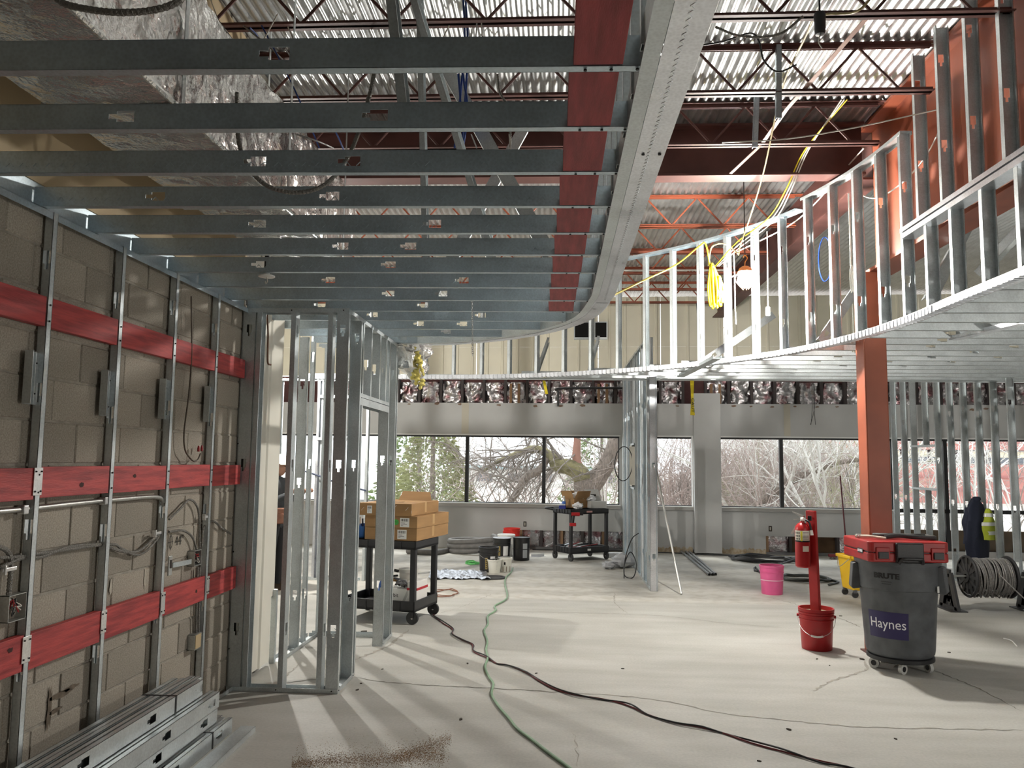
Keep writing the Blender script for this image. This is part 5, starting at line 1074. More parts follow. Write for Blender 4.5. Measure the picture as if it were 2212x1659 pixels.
# ---- little bits of grit and screws on the slab
for i, (px, py, s) in enumerate(((1345,1445,.012),(1765,1424,.012),(1792,1438,.01),(1862,1425,.022),(2050,1410,.016),(780,1477,.012),(826,1446,.01),(1010,1434,.014),(1705,1577,.016),(1816,1331,.014),(1158,1455,.012),(995,1555,.016),(1935,1597,.012),(1640,1645,.012),(787,1366,.03),(772,1491,.014))):
    p_ = onZ(px, py); t = thing('grit', 'small dark crumb of debris on the slab', 'debris', p_, i*.7, group='crumbs on the slab'); n = 8
    MB().prism([(s*cos(2*pi*k/n)*random.uniform(.6, 1.3), s*.6*sin(2*pi*k/n)*random.uniform(.6, 1.3)) for k in range(n)], 0, s*.5).build('crumb', mat('crumb_dark', (.06, .05, .04), .9), t, local=True)
# ================================================================ OVERHEAD AND ON THE BLOCK WALL
# ---- foil wrapped duct above the soffit
FOILD = mat('duct_foil', (.78, .77, .75), .2, metal=.95, bump=1.0, bscale=22, var=.12, vscale=4)
du = thing('foil_duct', 'foil wrapped duct running back above the near soffit', 'duct', (-1.87, 4, 3.2)); x0, x1, zb, zt_ = -2.14, -1.60, 3.16, 3.74
def sheet(P0, U, V, nu, nv, N_, amp, seed, fold=6.0):
    vs = []
    for j in range(nv+1):
        for i in range(nu+1):
            u, v = i/nu, j/nv; p = P0 + U*u + V*v
            q = amp*(noise.noise(Vector((u*U.length*3 + seed, v*V.length*4, seed))) + .7*abs(noise.noise(Vector((u*U.length*fold, v*V.length*5 + seed, 7)))) + .35*noise.noise(Vector((u*U.length*14, v*V.length*13, seed))))
            e = min(1, 6*min(u, 1-u), 6*min(v, 1-v)) if False else 1
            vs.append(p + N_*q)
    return vs, [(j*(nu+1)+i, j*(nu+1)+i+1, (j+1)*(nu+1)+i+1, (j+1)*(nu+1)+i) for j in range(nv) for i in range(nu)]
yE = 6.0; Ld = yE - .8
for nm, P0, U, V, N_, nv in (('side_wrap', Vector((x1, .8, zb)), Vector((0, Ld, 0)), Vector((0, 0, zt_-zb)), Vector((1, 0, 0)), 16), ('bottom_wrap', Vector((x0, .8, zb)), Vector((0, Ld, 0)), Vector((x1-x0, 0, 0)), Vector((0, 0, -1)), 12), ('end_wrap', Vector((x0, yE, zb)), Vector((x1-x0, 0, 0)), Vector((0, 0, zt_-zb)), Vector((0, 1, 0)), 10), ('side_wrap', Vector((x0, .8, zb)), Vector((0, Ld, 0)), Vector((0, 0, zt_-zb)), Vector((-1, 0, 0)), 8), ('top_wrap', Vector((x0, .8, zt_)), Vector((0, Ld, 0)), Vector((x1-x0, 0, 0)), Vector((0, 0, 1)), 4)):
    vs, fs = sheet(P0, U, V, (260 if nm in ('side_wrap', 'bottom_wrap') else 16), nv*(2 if nm in ('side_wrap', 'bottom_wrap') else 1), N_, .024 if nm == 'side_wrap' and N_.x > 0 else .014, 2.0, 9.0); MB().add(vs, fs).build(nm, FOILD, du, smooth=40)
MB().tube(spline([(x1 + .005, .9, zb), (x1 + .008, 2.4, zb - .006), (x1 + .006, 3.6, zb), (x1 + .006, 5.9, zb)], 20), .012, 6).build('corner_seam', FOILD, du, smooth=40)
for y in (1.9, 3.1, 4.4, 5.6): MB().box(x0 - .05, y, zb - .022, x1 + .05, y + .035, zb - .018).build('hanger_strap', GALV, du)
for y in (1.9, 3.1, 4.4, 5.6): MB().box(x1 + .03, y, zb - .02, x1 + .033, y + .03, ZDECK).build('hanger_strap', GALV, du); MB().box(x0 - .033, y, zb - .02, x0 - .03, y + .03, ZDECK).build('hanger_strap', GALV, du)
# ---- cables and conduit loops overhead
FLEX = mat('flex_conduit', (.25, .24, .22), .4, metal=.7, bump=.8, bscale=4, stretch=(60, 60, 60))
def wire(name, label, pts, r, m, cat='cable', n=8, group=None, part='cable', sides=6):
    t = thing(name, label, cat, pts[0], group=group); MB().tube(spline(pts, n), r, sides).build(part, m, t, smooth=60); return t
def flex(name, label, pts, r, cat='conduit'):
    "corrugated armour: radius ripples along the run"
    t = thing(name, label, cat, pts[0]); P = resample(spline(pts, 14), .0075); MB().tube(P, [r*(1.1 if i % 2 else .9) for i in range(len(P))], 8).build('armour', FLEX, t, smooth=0); return t
flex('flexible_conduit', 'loop of flexible conduit drooping below the near soffit', [onY(512, 200, 3.2), onY(513, 285, 3.2), onY(530, 350, 3.2), onY(575, 400, 3.2), onY(640, 416, 3.2), onY(700, 400, 3.2), onY(745, 350, 3.2), onY(775, 285, 3.2), onY(800, 200, 3.2), onY(808, 160, 3.25)], .0095)
flex('flexible_conduit', 'thick flexible conduit drooping at the top left corner', [onY(95, -40, 2.0), onY(130, 3, 2.0), onY(190, 20, 2.0), onY(260, 27, 2.0), onY(330, 22, 2.0), onY(385, 3, 2.0), onY(420, -40, 2.0)], .0095)
BLUEC = mat('cable_blue', (.02, .06, .26), .5); WHC = mat('cable_white', (.66, .64, .58), .5); YELC = mat('cord_yellow', (.80, .66, .01), .45); TANC = mat('cord_tan', (.42, .34, .16), .5)
for i, (a, b, c) in enumerate((((1001, 0), (1003, 100), (985, 310)), ((1006, 0), (1010, 120), (998, 320)), ((990, 160), (994, 230), (982, 320)), ((1000, 160), (1010, 240), (1000, 320)))):
    wire('blue_cable', ['blue data cable dropping through the soffit, leftmost of the bunch', 'blue data cable dropping through the soffit, rightmost of the bunch', 'blue data cable, second of the bunch over the soffit', 'blue data cable, third of the bunch over the soffit'][i], [onY(*a, 5.2), onY(*b, 5.2), onY(*c, 5.25)], .008, BLUEC, group='blue cables over the soffit')
for i, (a, b) in enumerate((((525, 55), (640, 160)), ((565, 55), (690, 320)), ((615, 105), (640, 160)), ((690, 235), (745, 330)), ((640, 290), (720, 320)), ((540, 60), (560, 95)))):
    wire('ceiling_cable', 'thin blue and grey cable lying across the roof steel over the duct', [onY(*a, 4.6), onY((a[0]+b[0])/2 + 6, (a[1]+b[1])/2, 4.7), onY(*b, 4.9)], .005, BLUEC if i % 2 else CABG, group='cables over the duct')
for i, (a, b) in enumerate((((455, 0), (488, 88)), ((600, 30), (570, 85)), ((622, 58), (635, 88)), ((970, 55), (958, 80)), ((1030, 50), (1028, 85)), ((1040, 50), (1042, 85)), ((870, 180), (880, 215)), ((800, 190), (790, 220)), ((1018, 290), (1030, 320)), ((1100, 290), (1104, 325)))):
    wire('hanger_wire', 'thin hanger wire over the near soffit', [onY(*a, 4.5), onY((a[0]+b[0])/2, (a[1]+b[1])/2, 4.5), onY(*b, 4.5)], .004, WHC if i % 2 else WIRE, 'wire', group='hanger wires')
flex('armoured_cable', 'grey armoured cable hanging over the middle of the soffit', [onY(1075, 160, 5), onY(1080, 200, 5), onY(1100, 240, 5), onY(1102, 320, 5)], .008)
# right side drops
wire('tan_cord', 'long tan cord falling from the roof to the lamp', [onY(1895, -20, 4.6), onY(1850, 25, 4.7), onY(1790, 30, 4.9), onY(1760, 38, 5.1), onY(1740, 80, 5.4), onY(1690, 190, 6.2), onY(1650, 370, 7.2), onY(1620, 470, 7.9), onY(1601, 525, 8.1), onY(1595, 552, 8.15)], .008, TANC, 'cord')
for i in range(3): wire('white_cable', ['upper white cable swooping down past the girder', 'middle white cable swooping down past the girder', 'lower white cable swooping down past the girder'][i], [onY(1830 - 6*i, 215, 6.6), onY(1738 + 4*i, 325, 7.3), onY(1700 + 5*i, 405 + 2*i, 7.6), onY(1660 + 6*i, 470 + 3*i, 8.0), onY(1590 + 5*i, 525 + 4*i, 8.6), onY(1545 + 4*i, 575, 9.2)], .006, [YELC, WHC, WHC][i], group='cables past the girder')
wire('white_cable', 'white cable sagging from the bulkhead top to the girder', [onY(2040, 236, 5.9), onY(2032, 275, 6.0), onY(1995, 345, 6.4), onY(1940, 402, 6.9), onY(1890, 428, 7.2), onY(1848, 416, 7.4)], .007, WHC)
wire('white_cable', 'pale wire stretched level below the bright deck', [onY(1560, 308, 6.2), onY(1700, 300, 6.2), onY(1850, 275, 6.1), onY(2038, 234, 5.95)], .005, WHC)
wire('white_cable', 'white cable running from the lamp joist up to the right', [onY(1590, 545, 9.0), onY(1700, 490, 8.6), onY(1760, 440, 8.2), onY(1830, 360, 7.6), onY(1866, 320, 7.2)], .007, WHC)
wire('white_cable', 'white pull cord dangling with a switch left of the column', [onY(1657, 500, 8.5), onY(1658, 560, 8.5), onY(1659, 665, 8.5)], .006, WHC); sw_ = thing('cord_switch', 'small white switch at the end of the pull cord', 'switch', onY(1659, 680, 8.5)); p_ = onY(1659, 673, 8.5); MB().cbox((p_.x, p_.y, p_.z), (.045, .03, .10)).build('body', WHITEP, sw_, bevel=.01)
wire('white_cable', 'loose white wire dangling beside the yellow cords', [onY(1585, 548, 8.6), onY(1587, 600, 8.6), onY(1588, 660, 8.6), onY(1590, 700, 8.6)], .006, WHC)
wire('white_cable', 'white cord hanging by the column ending in a bundle', [onY(1833, 418, 7.35), onY(1836, 500, 7.35), onY(1838, 575, 7.35)], .007, WHC)
def hank(name, label, cx, cy, w, h, Y, m, turns, r, seed):
    rnd = random.Random(seed); t = thing(name, label, 'cord', onY(cx, cy, Y))
    for i in range(turns):
        dx = rnd.uniform(-w*.5, w*.5); a = onY(cx + dx*.25, cy - h/2 + rnd.uniform(-3, 3), Y + rnd.uniform(-.04, .04)); b = onY(cx + dx, cy + rnd.uniform(-10, 10), Y + rnd.uniform(-.05, .05)); c = onY(cx + dx*.8 + 3, cy + h/2 + rnd.uniform(-6, 6), Y); d = onY(cx + dx + rnd.uniform(3, 9), cy + rnd.uniform(-8, 8), Y + .05)
        MB().tube(spline([a, b, c, d], 7, closed=True), r, 6, closed=True).build('turn', m, t, smooth=60)
    return t
hank('yellow_cord_hank', 'large hank of yellow extension cord hanging left of the lamp', 1537, 617, 26, 92, 8.5, YELC, 13, .0095, 2); hank('yellow_cord_hank', 'small hank of yellow cord right of the large one', 1554, 628, 9, 58, 8.5, YELC, 6, .009, 5); hank('white_cord_hank', 'hank of thin white cord hanging by the column', 1840, 602, 8, 52, 7.35, WHC, 7, .006, 7)
wire('extension_lead', 'yellow cord strung from the soffit rim up to the hank', [onY(1320, 640, 6.6), onY(1390, 606, 7.0), onY(1460, 572, 7.8), onY(1510, 532, 8.3), onY(1524, 527, 8.4), onY(1534, 575, 8.5)], .0085, YELC, 'cord')
wire('extension_lead', 'short yellow cord arching from the hank to the joist end', [onY(1530, 575, 8.5), onY(1537, 535, 8.5), onY(1560, 526, 8.5), onY(1580, 535, 8.5), onY(1594, 548, 8.4)], .0085, TANC, 'cord')
wire('lamp_lead', 'white lead looping from the lamp to the yellow cords', [onY(1595, 592, 8.2), onY(1575, 602, 8.3), onY(1562, 630, 8.4), onY(1548, 655, 8.5), onY(1535, 662, 8.5)], .008, WHC, 'cord')
hk_ = onY(1770, 20, 4.9); pd = thing('pendant_canister', 'dark grey canister hanging under the nearest right roof joist', 'light fitting', hk_); c_ = onY(1771, 52, 4.9)
MB().lathe([(0, -.075), (.028, -.07), (.034, -.05), (.036, .06), (.03, .075), (0, .08)], 22, Matrix.Translation(c_)).build('canister', mat('canister_grey', (.045, .047, .05), .5), pd, smooth=40); MB().tube([c_ + Vector((0, 0, .07)), c_ + Vector((0, .0, .28))], .006, 6).build('stem', BLACKM, pd); MB().tube(spline([c_ - Vector((0, 0, .07)), c_ - Vector((.01, 0, .12)), c_ - Vector((-.01, 0, .16))], 5), .004, 5).build('lead', WHC, pd, smooth=60)
blp = [onY(1500, 100, 5), onY(1560, 90, 5), onY(1620, 72, 5), onY(1640, 90, 5), onY(1650, 130, 5), onY(1680, 155, 5), onY(1720, 140, 5)]
wire('black_cable', 'black cable looping under the bright roof deck', blp, .006, BLKC); flex('armoured_cable', 'dark armoured cable sagging below the top right roof joist', [onY(1545, 58, 4.8), onY(1600, 78, 4.8), onY(1680, 75, 4.8), onY(1735, 35, 4.8)], .008)
wire('coil_of_blue_cable', 'coil of blue and black cable behind the bulkhead studs', [onY(1782 + 14*cos(k*.9), 560 + 48*sin(k*.9) , 8.9 + .01*k) for k in range(26)], .007, BLUEC)
hs = thing('hanging_strut', 'grey steel strut hanging from the roof joists', 'strut', onY(1637, 320, 6.6)); stud('strut', hs, onY(1632, 318, 6.6), onY(1636, 205, 6.6), (0, 1, 0), w=.041, fl=.04, m=GALVD); hs2 = thing('hanging_strut', 'dark slotted strut hanging under the bright deck', 'strut', onY(1683, 180, 5.5)); stud('strut', hs2, onY(1683, 255, 6.0), onY(1683, 95, 6.0), (0, 1, 0), w=.041, fl=.04, m=GALVD)
rdv = thing('hanging_rod', 'thin black rod standing on the bulkhead track', 'rod', onY(1512, 768, 9.4)); MB().tube([onY(1505, 655, 9.5), onY(1514, 770, 9.5)], .009, 6).build('rod', BLACKM, rdv); p_ = onY(1514, 770, 9.5); MB().cbox((p_.x, p_.y, p_.z), (.05, .05, .012)).build('foot', BLACKM, rdv)
pipe = thing('black_pipe', 'black pipe with an elbow along the foil batts', 'pipe', FWM @ Vector((onF(1206, 839)[0], -.1, 3))); a = FWM @ Vector((onF(1206, 839, -.1)[0], -.1, onF(1206, 839, -.1)[1])); b = FWM @ Vector((onF(1360, 838, -.1)[0], -.1, onF(1360, 838, -.1)[1]))
MB().tube(spline([a - Vector((0, 0, .35)), a - Vector((0, 0, .08)), a + Vector((.06, 0, 0)), b], 8), .022, 10).build('pipe', BLACKM, pipe, smooth=60)
rail = thing('cable_on_joist', 'pale cable tied along the third joist beyond the girder', 'cable', (0, 12.0, 4.6)); MB().tube([(-.3, 11.99, 4.60), (1.0, 11.985, 4.598), (2.6, 11.99, 4.60)], .012, 6).build('cable', WHC, rail, smooth=60)
# ---- chain, lamp holder, torn duct end
ch = thing('chain', 'thin steel chain hanging from the soffit', 'chain', onY(1020, 620, 5.6)); a, b = onY(1019, 560, 5.6), onY(1021, 766, 5.6); n = 46; CH = None
for i in range(n):
    p_ = a.lerp(b, i/(n-1)); M = Matrix.Translation(p_) @ Matrix.Rotation((i % 2)*pi/2, 4, 'Z')
    if CH is None: q = MB(); q.tube([(.006*cos(t), 0, .011*sin(t)) for t in [2*pi*k/10 for k in range(10)]], .002, 5, closed=True); CH = q.mesh('link', 60); CH.materials.append(WIRE)
    place('link', CH, ch, M)
lh_ = thing('lamp_holder', 'white porcelain lamp holder hanging below the soffit on a black stem', 'lamp holder', onY(576, 590, 4.745)); c_ = onY(576, 597, 4.745)
MB().lathe([(0, .055), (.016, .055), (.018, .02), (.022, .012), (.05, .004), (.05, -.004), (.02, -.006), (0, -.006)], 24, Matrix.Translation(c_)).build('holder', WHITEP, lh_, smooth=40); MB().cyl(c_ + Vector((0, 0, .05)), c_ + Vector((0, 0, .15)), .017, 12).build('stem', BLACKM, lh_, smooth=40); MB().tube(spline([c_, c_ - Vector((-.006, 0, .03)), c_ - Vector((.004, 0, .045)), c_ - Vector((.008, 0, .03))], 5), .003, 5).build('leads', WHC, lh_, smooth=60)
td = thing('torn_duct', 'torn foil duct end with yellow insulation hanging at the closet corner', 'duct', onY(892, 780, 7.85)); c_ = onY(884, 748, 7.85)
vs = []; n, m = 18, 14
for j in range(m+1):
    for i in range(n):
        a = 2*pi*i/n; v = j/m; r_ = .20*(1 - v)**.7 + .02; f = 1 + .5*noise.noise(Vector((cos(a)*2, sin(a)*2, v*4))) + .25*noise.noise(Vector((cos(a)*6, sin(a)*6, v*9)))
        vs.append((c_.x + .07*v + r_*f*cos(a), c_.y + r_*f*sin(a)*.7, c_.z + .02 - .40*v + .05*noise.noise(Vector((a, v*3, 2)))))
MB().add(vs, [(j*n+i, j*n+(i+1) % n, (j+1)*n+(i+1) % n, (j+1)*n+i) for j in range(m) for i in range(n)]).build('foil', FOILD, td, smooth=25)
YI = mat('yellow_glass_wool', (.72, .62, .18), .95, bump=.8, bscale=60)
for i in range(9):
    p_ = c_ + Vector((.11 + random.uniform(-.03, .05), -.09, -.02 - .045*i)); q = MB(); nn = 10
    q.lathe([(.004, .05), (.03, .03), (.018, .012), (.038, -.008), (.012, -.03), (.02, -.05), (.003, -.07)], nn, Matrix.Translation(p_) @ Matrix.Rotation(random.uniform(-.7, .7), 4, 'Y') @ Matrix.Diagonal((random.uniform(.5, 1.2), random.uniform(.5, 1.3), 1, 1))); q.build('wool', YI, td)
# ---- wiring on the block wall
xc = XB + .03
def wl_pts(L, X=xc): return [onX(x, y, X) for x, y in L]
cd1 = thing('rigid_conduit', 'rigid steel conduit along the block wall under the middle red board', 'conduit', onX(100, 1095, xc)); MB().tube(spline(wl_pts([(-60, 1110), (60, 1099), (150, 1089), (230, 1081), (320, 1073.5), (343, 1075), (350, 1081), (353, 1092)]), 8), .0125, 12).build('pipe', CONDUIT, cd1, smooth=60)
for px, py in ((48, 1101), (223, 1082)): p_ = onX(px, py, xc); MB().cbox((p_.x + .004, p_.y, p_.z), (.035, .035, .04)).build('coupling', PLATE, cd1, bevel=.005)
flex('armoured_cable', 'upper armoured cable run along the block wall', wl_pts([(-30, 1240), (10, 1222), (47, 1206), (90, 1203), (140, 1184), (185, 1177), (218, 1177), (240, 1184), (270, 1192), (300, 1190), (330, 1165), (348, 1152)]), .0085); flex('armoured_cable', 'lower armoured cable with a coloured mark on the block wall', wl_pts([(-30, 1205), (20, 1204), (60, 1200), (110, 1192)]) + wl_pts([(236, 1176), (262, 1185), (290, 1198), (312, 1193), (335, 1170), (347, 1150)]), .0075)
flex('armoured_cable', 'armoured cable arching up to the right of the block wall', wl_pts([(365, 1122), (390, 1098), (408, 1080), (422, 1088), (430, 1115), (431, 1190)]), .0075); flex('armoured_cable', 'armoured cable curving into the wall box', wl_pts([(365, 1149), (395, 1146), (415, 1160), (425, 1188)]), .0075); flex('armoured_cable', 'armoured cable dropping to the low wall box', wl_pts([(427, 1225), (425, 1290), (424, 1330), (424, 1368)]), .0075); flex('armoured_cable', 'second armoured cable dropping to the low wall box', wl_pts([(431, 1225), (430, 1290), (429, 1330), (429, 1368)]), .007)
flex('armoured_cable', 'armoured cable leaving the wall towards the closet', wl_pts([(436, 1180), (440, 1140), (460, 1126), (478, 1140), (498, 1153)]), .0075); flex('armoured_cable', 'armoured cable entering the junction box at the left edge', wl_pts([(-10, 1178), (15, 1190), (24, 1215), (22, 1250), (18, 1290)]), .011)
BOXM = galv('pressed_box', (.55, .56, .54), .4, .8)
def jbox(name, label, px, py, s, d=.045, inner=None, X=XB + .05):
    p_ = onX(px, py, X); t = thing(name, label, 'electrical box', p_); a = s/2
    b = MB()
    for q in ((-a, -a, a, -a + .003), (-a, a - .003, a, a), (-a, -a, -a + .003, a), (a - .003, -a, a, a)): b.box(p_.x - d, p_.y + q[0], p_.z + q[1], p_.x, p_.y + q[2], p_.z + q[3])
    b.box(p_.x - d, p_.y - a, p_.z - a, p_.x - d + .003, p_.y + a, p_.z + a); b.build('box', BOXM, t)
    if inner is None:
        MB().box(p_.x - d + .004, p_.y - a + .004, p_.z - a + .004, p_.x - d + .006, p_.y + a - .004, p_.z + a - .004).build('interior', mat('box_hole', (.04, .03, .025), .8), t)
        for i in range(6):
            q = [Vector((p_.x - .03, p_.y + random.uniform(-a, a)*.6, p_.z + random.uniform(-a, a)*.7)) for _ in range(4)]; q[1].x = q[2].x = p_.x - .005; MB().tube(spline(q, 6), .0028, 5).build('wire', [WHC, mat('wire_red', (.4, .02, .02), .5), BLKC][i % 3], t, smooth=60)
    else: MB().box(p_.x - .004, p_.y - a*.8, p_.z - a*.9, p_.x + .002, p_.y + a*.8, p_.z + a*.9).build('cover', inner, t, bevel=.003)
    return t
jbox('junction_box', 'open junction box full of wires at the left edge of the wall', 38, 1312, .115, .075); jbox('wall_box', 'open square wall box with red wires right of the bracket', 428, 1205, .10, .05); jbox('wall_box', 'wall box with a tan cover low on the block wall', 428, 1385, .10, .05, mat('cover_tan', (.50, .38, .22), .7))
bk_ = thing('box_bracket', 'steel bracket with a slotted plate beside the wall box', 'bracket', onX(385, 1215, xc)); a, b = onX(372, 1221, XB + .045), onX(412, 1213, XB + .045); MB().bar(a, b, .03, .012, (1, 0, 0)).build('arm', GALV, bk_); p_ = onX(367, 1222, XB + .055); MB().cbox((p_.x, p_.y, p_.z), (.01, .045, .12)).build('plate', BOXM, bk_, bevel=.008); MB().cbox((p_.x + .005, p_.y, p_.z + .01), (.006, .02, .05)).build('slot', mat('box_hole', (.04, .03, .025), .8), bk_)
for i, (px, py) in enumerate(((348, 1151), (452, 1116), (34, 1228))):
    t = thing('cable_clip', ['steel clip on the third stud of the block wall', 'steel clip on the fourth stud of the block wall', 'steel clip above the junction box'][i], 'clip', onX(px, py, XF)); p_ = onX(px, py, XF + .002); MB().cbox((p_.x - .01, p_.y - .03, p_.z), (.012, .09, .016)).box(p_.x - .02, p_.y - .07, p_.z - .02, p_.x + .004, p_.y - .06, p_.z + .02).build('clip', PLATE, t, bevel=.002)
wire('thermostat_wire', 'loose brown wire hanging down the block wall to two red connectors', wl_pts([(413, 640), (414, 760), (408, 850), (398, 930), (399, 968), (407, 985), (418, 996), (427, 993), (433, 980)], XB + .05), .005, mat('wire_brown', (.10, .075, .055), .6))
for i, (px, py) in enumerate(((429, 969), (436, 968))):
    p_ = onX(px, py, XB + .05); t = thing('wire_connector', ['left of two red wire connectors on the loose wire', 'right of two red wire connectors on the loose wire'][i], 'connector', p_, group='red wire connectors'); MB().lathe([(.008, -.02), (.009, 0), (.005, .018), (0, .02)], 10, Matrix.Translation(p_)).build('cap', mat('nut_red', (.28, .01, .015), .4), t, smooth=40)
me = text_mesh("44\"", .085, .0003); me.materials.append(mat('marker_ink', (.03, .028, .025), .8)); p_ = onX(388, 1168, XB + .006); place('wall_marking', me, wl, Matrix.Translation(p_) @ Matrix.Rotation(pi/2, 4, 'Z') @ Matrix.Rotation(pi/2, 4, 'X')); p_ = onX(369, 1171, XB + .005)
q = MB(); q.tube([(p_.x, p_.y + .022*cos(a), p_.z + .04*sin(a)) for a in [2*pi*k/20 for k in range(20)]], .0015, 4, closed=True); q.bar((p_.x, p_.y - .03, p_.z), (p_.x, p_.y + .03, p_.z), .002, .003); q.bar((p_.x, p_.y, p_.z - .05), (p_.x, p_.y, p_.z + .055), .003, .002, (1, 0, 0)); q.build('wall_marking', MATS['marker_ink'], wl)
dw = thing('hanging_wire', 'brown wire hanging in front of the pale liner sheet', 'wire', onX(578, 680, -2.3)); MB().tube(spline([onX(576, 668, -2.30), onX(579, 720, -2.30), onX(578, 780, -2.30), onX(585, 788, -2.30)], 8), .007, 6).build('wire', mat('wire_rust', (.16, .07, .035), .6), dw, smooth=60)
for i, L in enumerate(([(790, 1060), (720, 1040), (697, 1031), (683, 1026), (640, 1012)], [(597, 800), (596, 900), (600, 985), (607, 1005)])):
    wire('blue_cable', ['pair of dark cables crossing behind the closet studs', 'dark cable dropping by the worker'][i], [onY(x, y, 11.14) for x, y in L], .013, mat('cable_dkblue', (.03, .04, .08), .5))
for i, (px, py, dx) in enumerate(((1757, 880, -8), (1752, 880, -2), (1756, 882, 4))):
    wire('wall_wire', ['left of three thin wires hanging on the window wall', 'middle of three thin wires hanging on the window wall', 'right of three thin wires hanging on the window wall'][i], [FWM @ Vector((onF(px, 830)[0], -.06, onF(px, 830)[1])), FWM @ Vector((onF(px, py)[0], -.08, onF(px, py)[1])), FWM @ Vector((onF(px + dx, 918 + 3*i)[0], -.06, onF(px, 918)[1]))], .004, BLKC, 'wire')
# ================================================================ THE WORKER behind the closet
def skin(name, joints, edges, root, m, parent, sub=2):
    me = bpy.data.meshes.new(name); me.from_pydata([j[0] for j in joints], edges, []); me.update()
    o = bpy.data.objects.new(name, me); COL.objects.link(o); sk = o.modifiers.new('skin', 'SKIN'); sk.use_smooth_shade = True
    for i, j in enumerate(joints):
        r = j[1]; me.skin_vertices[0].data[i].radius = (r, r) if not isinstance(r, tuple) else r; me.skin_vertices[0].data[i].use_root = (i == root)
    ss = o.modifiers.new('sub', 'SUBSURF'); ss.levels = sub; ss.render_levels = sub; me.materials.append(m)
    if parent: o.parent = parent; WM[o.name] = WM[parent.name]
    return o
wp = onY(600, 1000, 10.2); wk = thing('person', 'worker in a white hard hat and tool belt seen behind the closet studs', 'person', (wp.x, wp.y, 0), radians(-12))
CLO = mat('jacket_charcoal', (.03, .034, .038), .85, bump=.4, bscale=20); SKINM = mat('skin_tone', (.34, .18, .12), .55); TRO = mat('trousers_black', (.012, .012, .014), .85)
# faces +x, both hands raised in front at chest height
J = [((0, 0, .93), .15), ((-.01, 0, 1.12), .15), ((.0, 0, 1.30), .165), ((.01, 0, 1.41), .10), ((.02, 0, 1.47), .055),
     ((.0, .19, 1.38), .07), ((.08, .24, 1.14), .052), ((.30, .17, 1.26), .042), ((.0, -.19, 1.38), .07), ((.07, -.25, 1.13), .052), ((.29, -.16, 1.24), .042),
     ((.0, .095, .86), .11), ((.03, .11, .48), .075), ((.0, .115, .10), .055), ((.0, -.095, .86), .11), ((-.02, -.11, .48), .075), ((-.05, -.115, .10), .055)]
E_ = [(0,1),(1,2),(2,3),(3,4),(2,5),(5,6),(6,7),(2,8),(8,9),(9,10),(0,11),(11,12),(12,13),(0,14),(14,15),(15,16)]
skin('body', J, E_, 0, CLO, wk)
# trousers over the legs, boots
for s in (1, -1):
    dx = (0, .03, 0) if s > 0 else (0, -.02, -.05)
    MB().tube(spline([(0, .075*s, .98), (0, .10*s, .84), (dx[1], .11*s, .48), (dx[2], .115*s, .09)], 6), [.14, .137, .134, .13, .126, .122, .118, .113, .108, .103, .098, .095, .092, .09, .088, .085, .083, .082, .08], 14).build('trouser_leg', TRO, wk, smooth=60, local=True)
    MB().lathe([(0, .0), (.05, 0), (.055, .03), (.05, .08), (.045, .16), (0, .16)], 16, Matrix.Translation((dx[2] + .03, .115*s, 0)) @ Matrix.Diagonal((2.1, 1, 1, 1))).build('boot', mat('boot_brown', (.06, .035, .02), .7), wk, smooth=60, local=True)
# head
hd = MB(); n, m = 20, 16; vs = []
for j in range(m+1):
    b = pi*j/m
    for i in range(n):
        a = 2*pi*i/n; x, y, z = sin(b)*cos(a), sin(b)*sin(a), cos(b); rx = .098 if x > 0 else .10
        if z < -.2: rx *= 1 + .25*z*.6; 
        px_ = x*rx + (.012 if (abs(y) < .22 and x > .7 and -.25 < z < .1) else 0); vs.append((.035 + px_, y*.077*(1 - .18*max(0, -z)), 1.575 + z*.118))
hd.add(vs, [(j*n+i, j*n+(i+1) % n, (j+1)*n+(i+1) % n, (j+1)*n+i) for j in range(m) for i in range(n)]); h = hd.build('head', SKINM, wk, smooth=80, local=True)
for s in (-1, 1):
    MB().lathe([(0, .006), (.012, .008), (.02, .002), (.022, -.006)], 12, Matrix.Translation((.025, .077*s, 1.57)) @ Matrix.Rotation(-s*pi/2, 4, 'X') @ Matrix.Diagonal((1, 1.5, 1, 1))).build('ear', SKINM, h, smooth=60, local=True)
    MB().lathe([(0, .007), (.007, .004), (.008, 0)], 10, Matrix.Translation((.125, .03*s, 1.585)) @ Matrix.Rotation(pi/2, 4, 'Y')).build('eye', BLACKM, h, smooth=60, local=True)
MB().lathe([(0, .03), (.012, .01), (.016, -.018), (0, -.02)], 10, Matrix.Translation((.134, 0, 1.565))).build('nose', SKINM, h, smooth=60, local=True); MB().cbox((.124, 0, 1.515), (.01, .045, .008)).build('mouth', mat('lip', (.25, .10, .08), .5), h, local=True, bevel=.003)
MB().lathe([(.101, -.08), (.105, -.03), (.104, .02)], 20, Matrix.Translation((.03, 0, 1.60)) @ Matrix.Diagonal((1, .78, 1, 1)), a0=pi*.55, a1=pi*1.45).build('hair', mat('hair_dark', (.012, .01, .009), .8), h, smooth=60, local=True)
ht = MB().lathe([(.125, 0), (.13, .004), (.118, .03), (.105, .075), (.075, .11), (.03, .125), (0, .127)], 28, Matrix.Translation((.035, 0, 1.615)) @ Matrix.Diagonal((1.08, .92, 1, 1))).build('hard_hat', mat('hat_cream', (.80, .77, .66), .35), wk, smooth=40, local=True)
MB().lathe([(.12, 0), (.175, -.012), (.175, -.006), (.12, .006)], 14, Matrix.Translation((.035, 0, 1.617)), a0=-1.0, a1=1.0).build('brim', MATS['hat_cream'], ht, smooth=40, local=True)
MB().box(-.02, -.122, 1.66, .02, -.10, 1.675).build('hat_mark', BLACKM, ht, local=True)
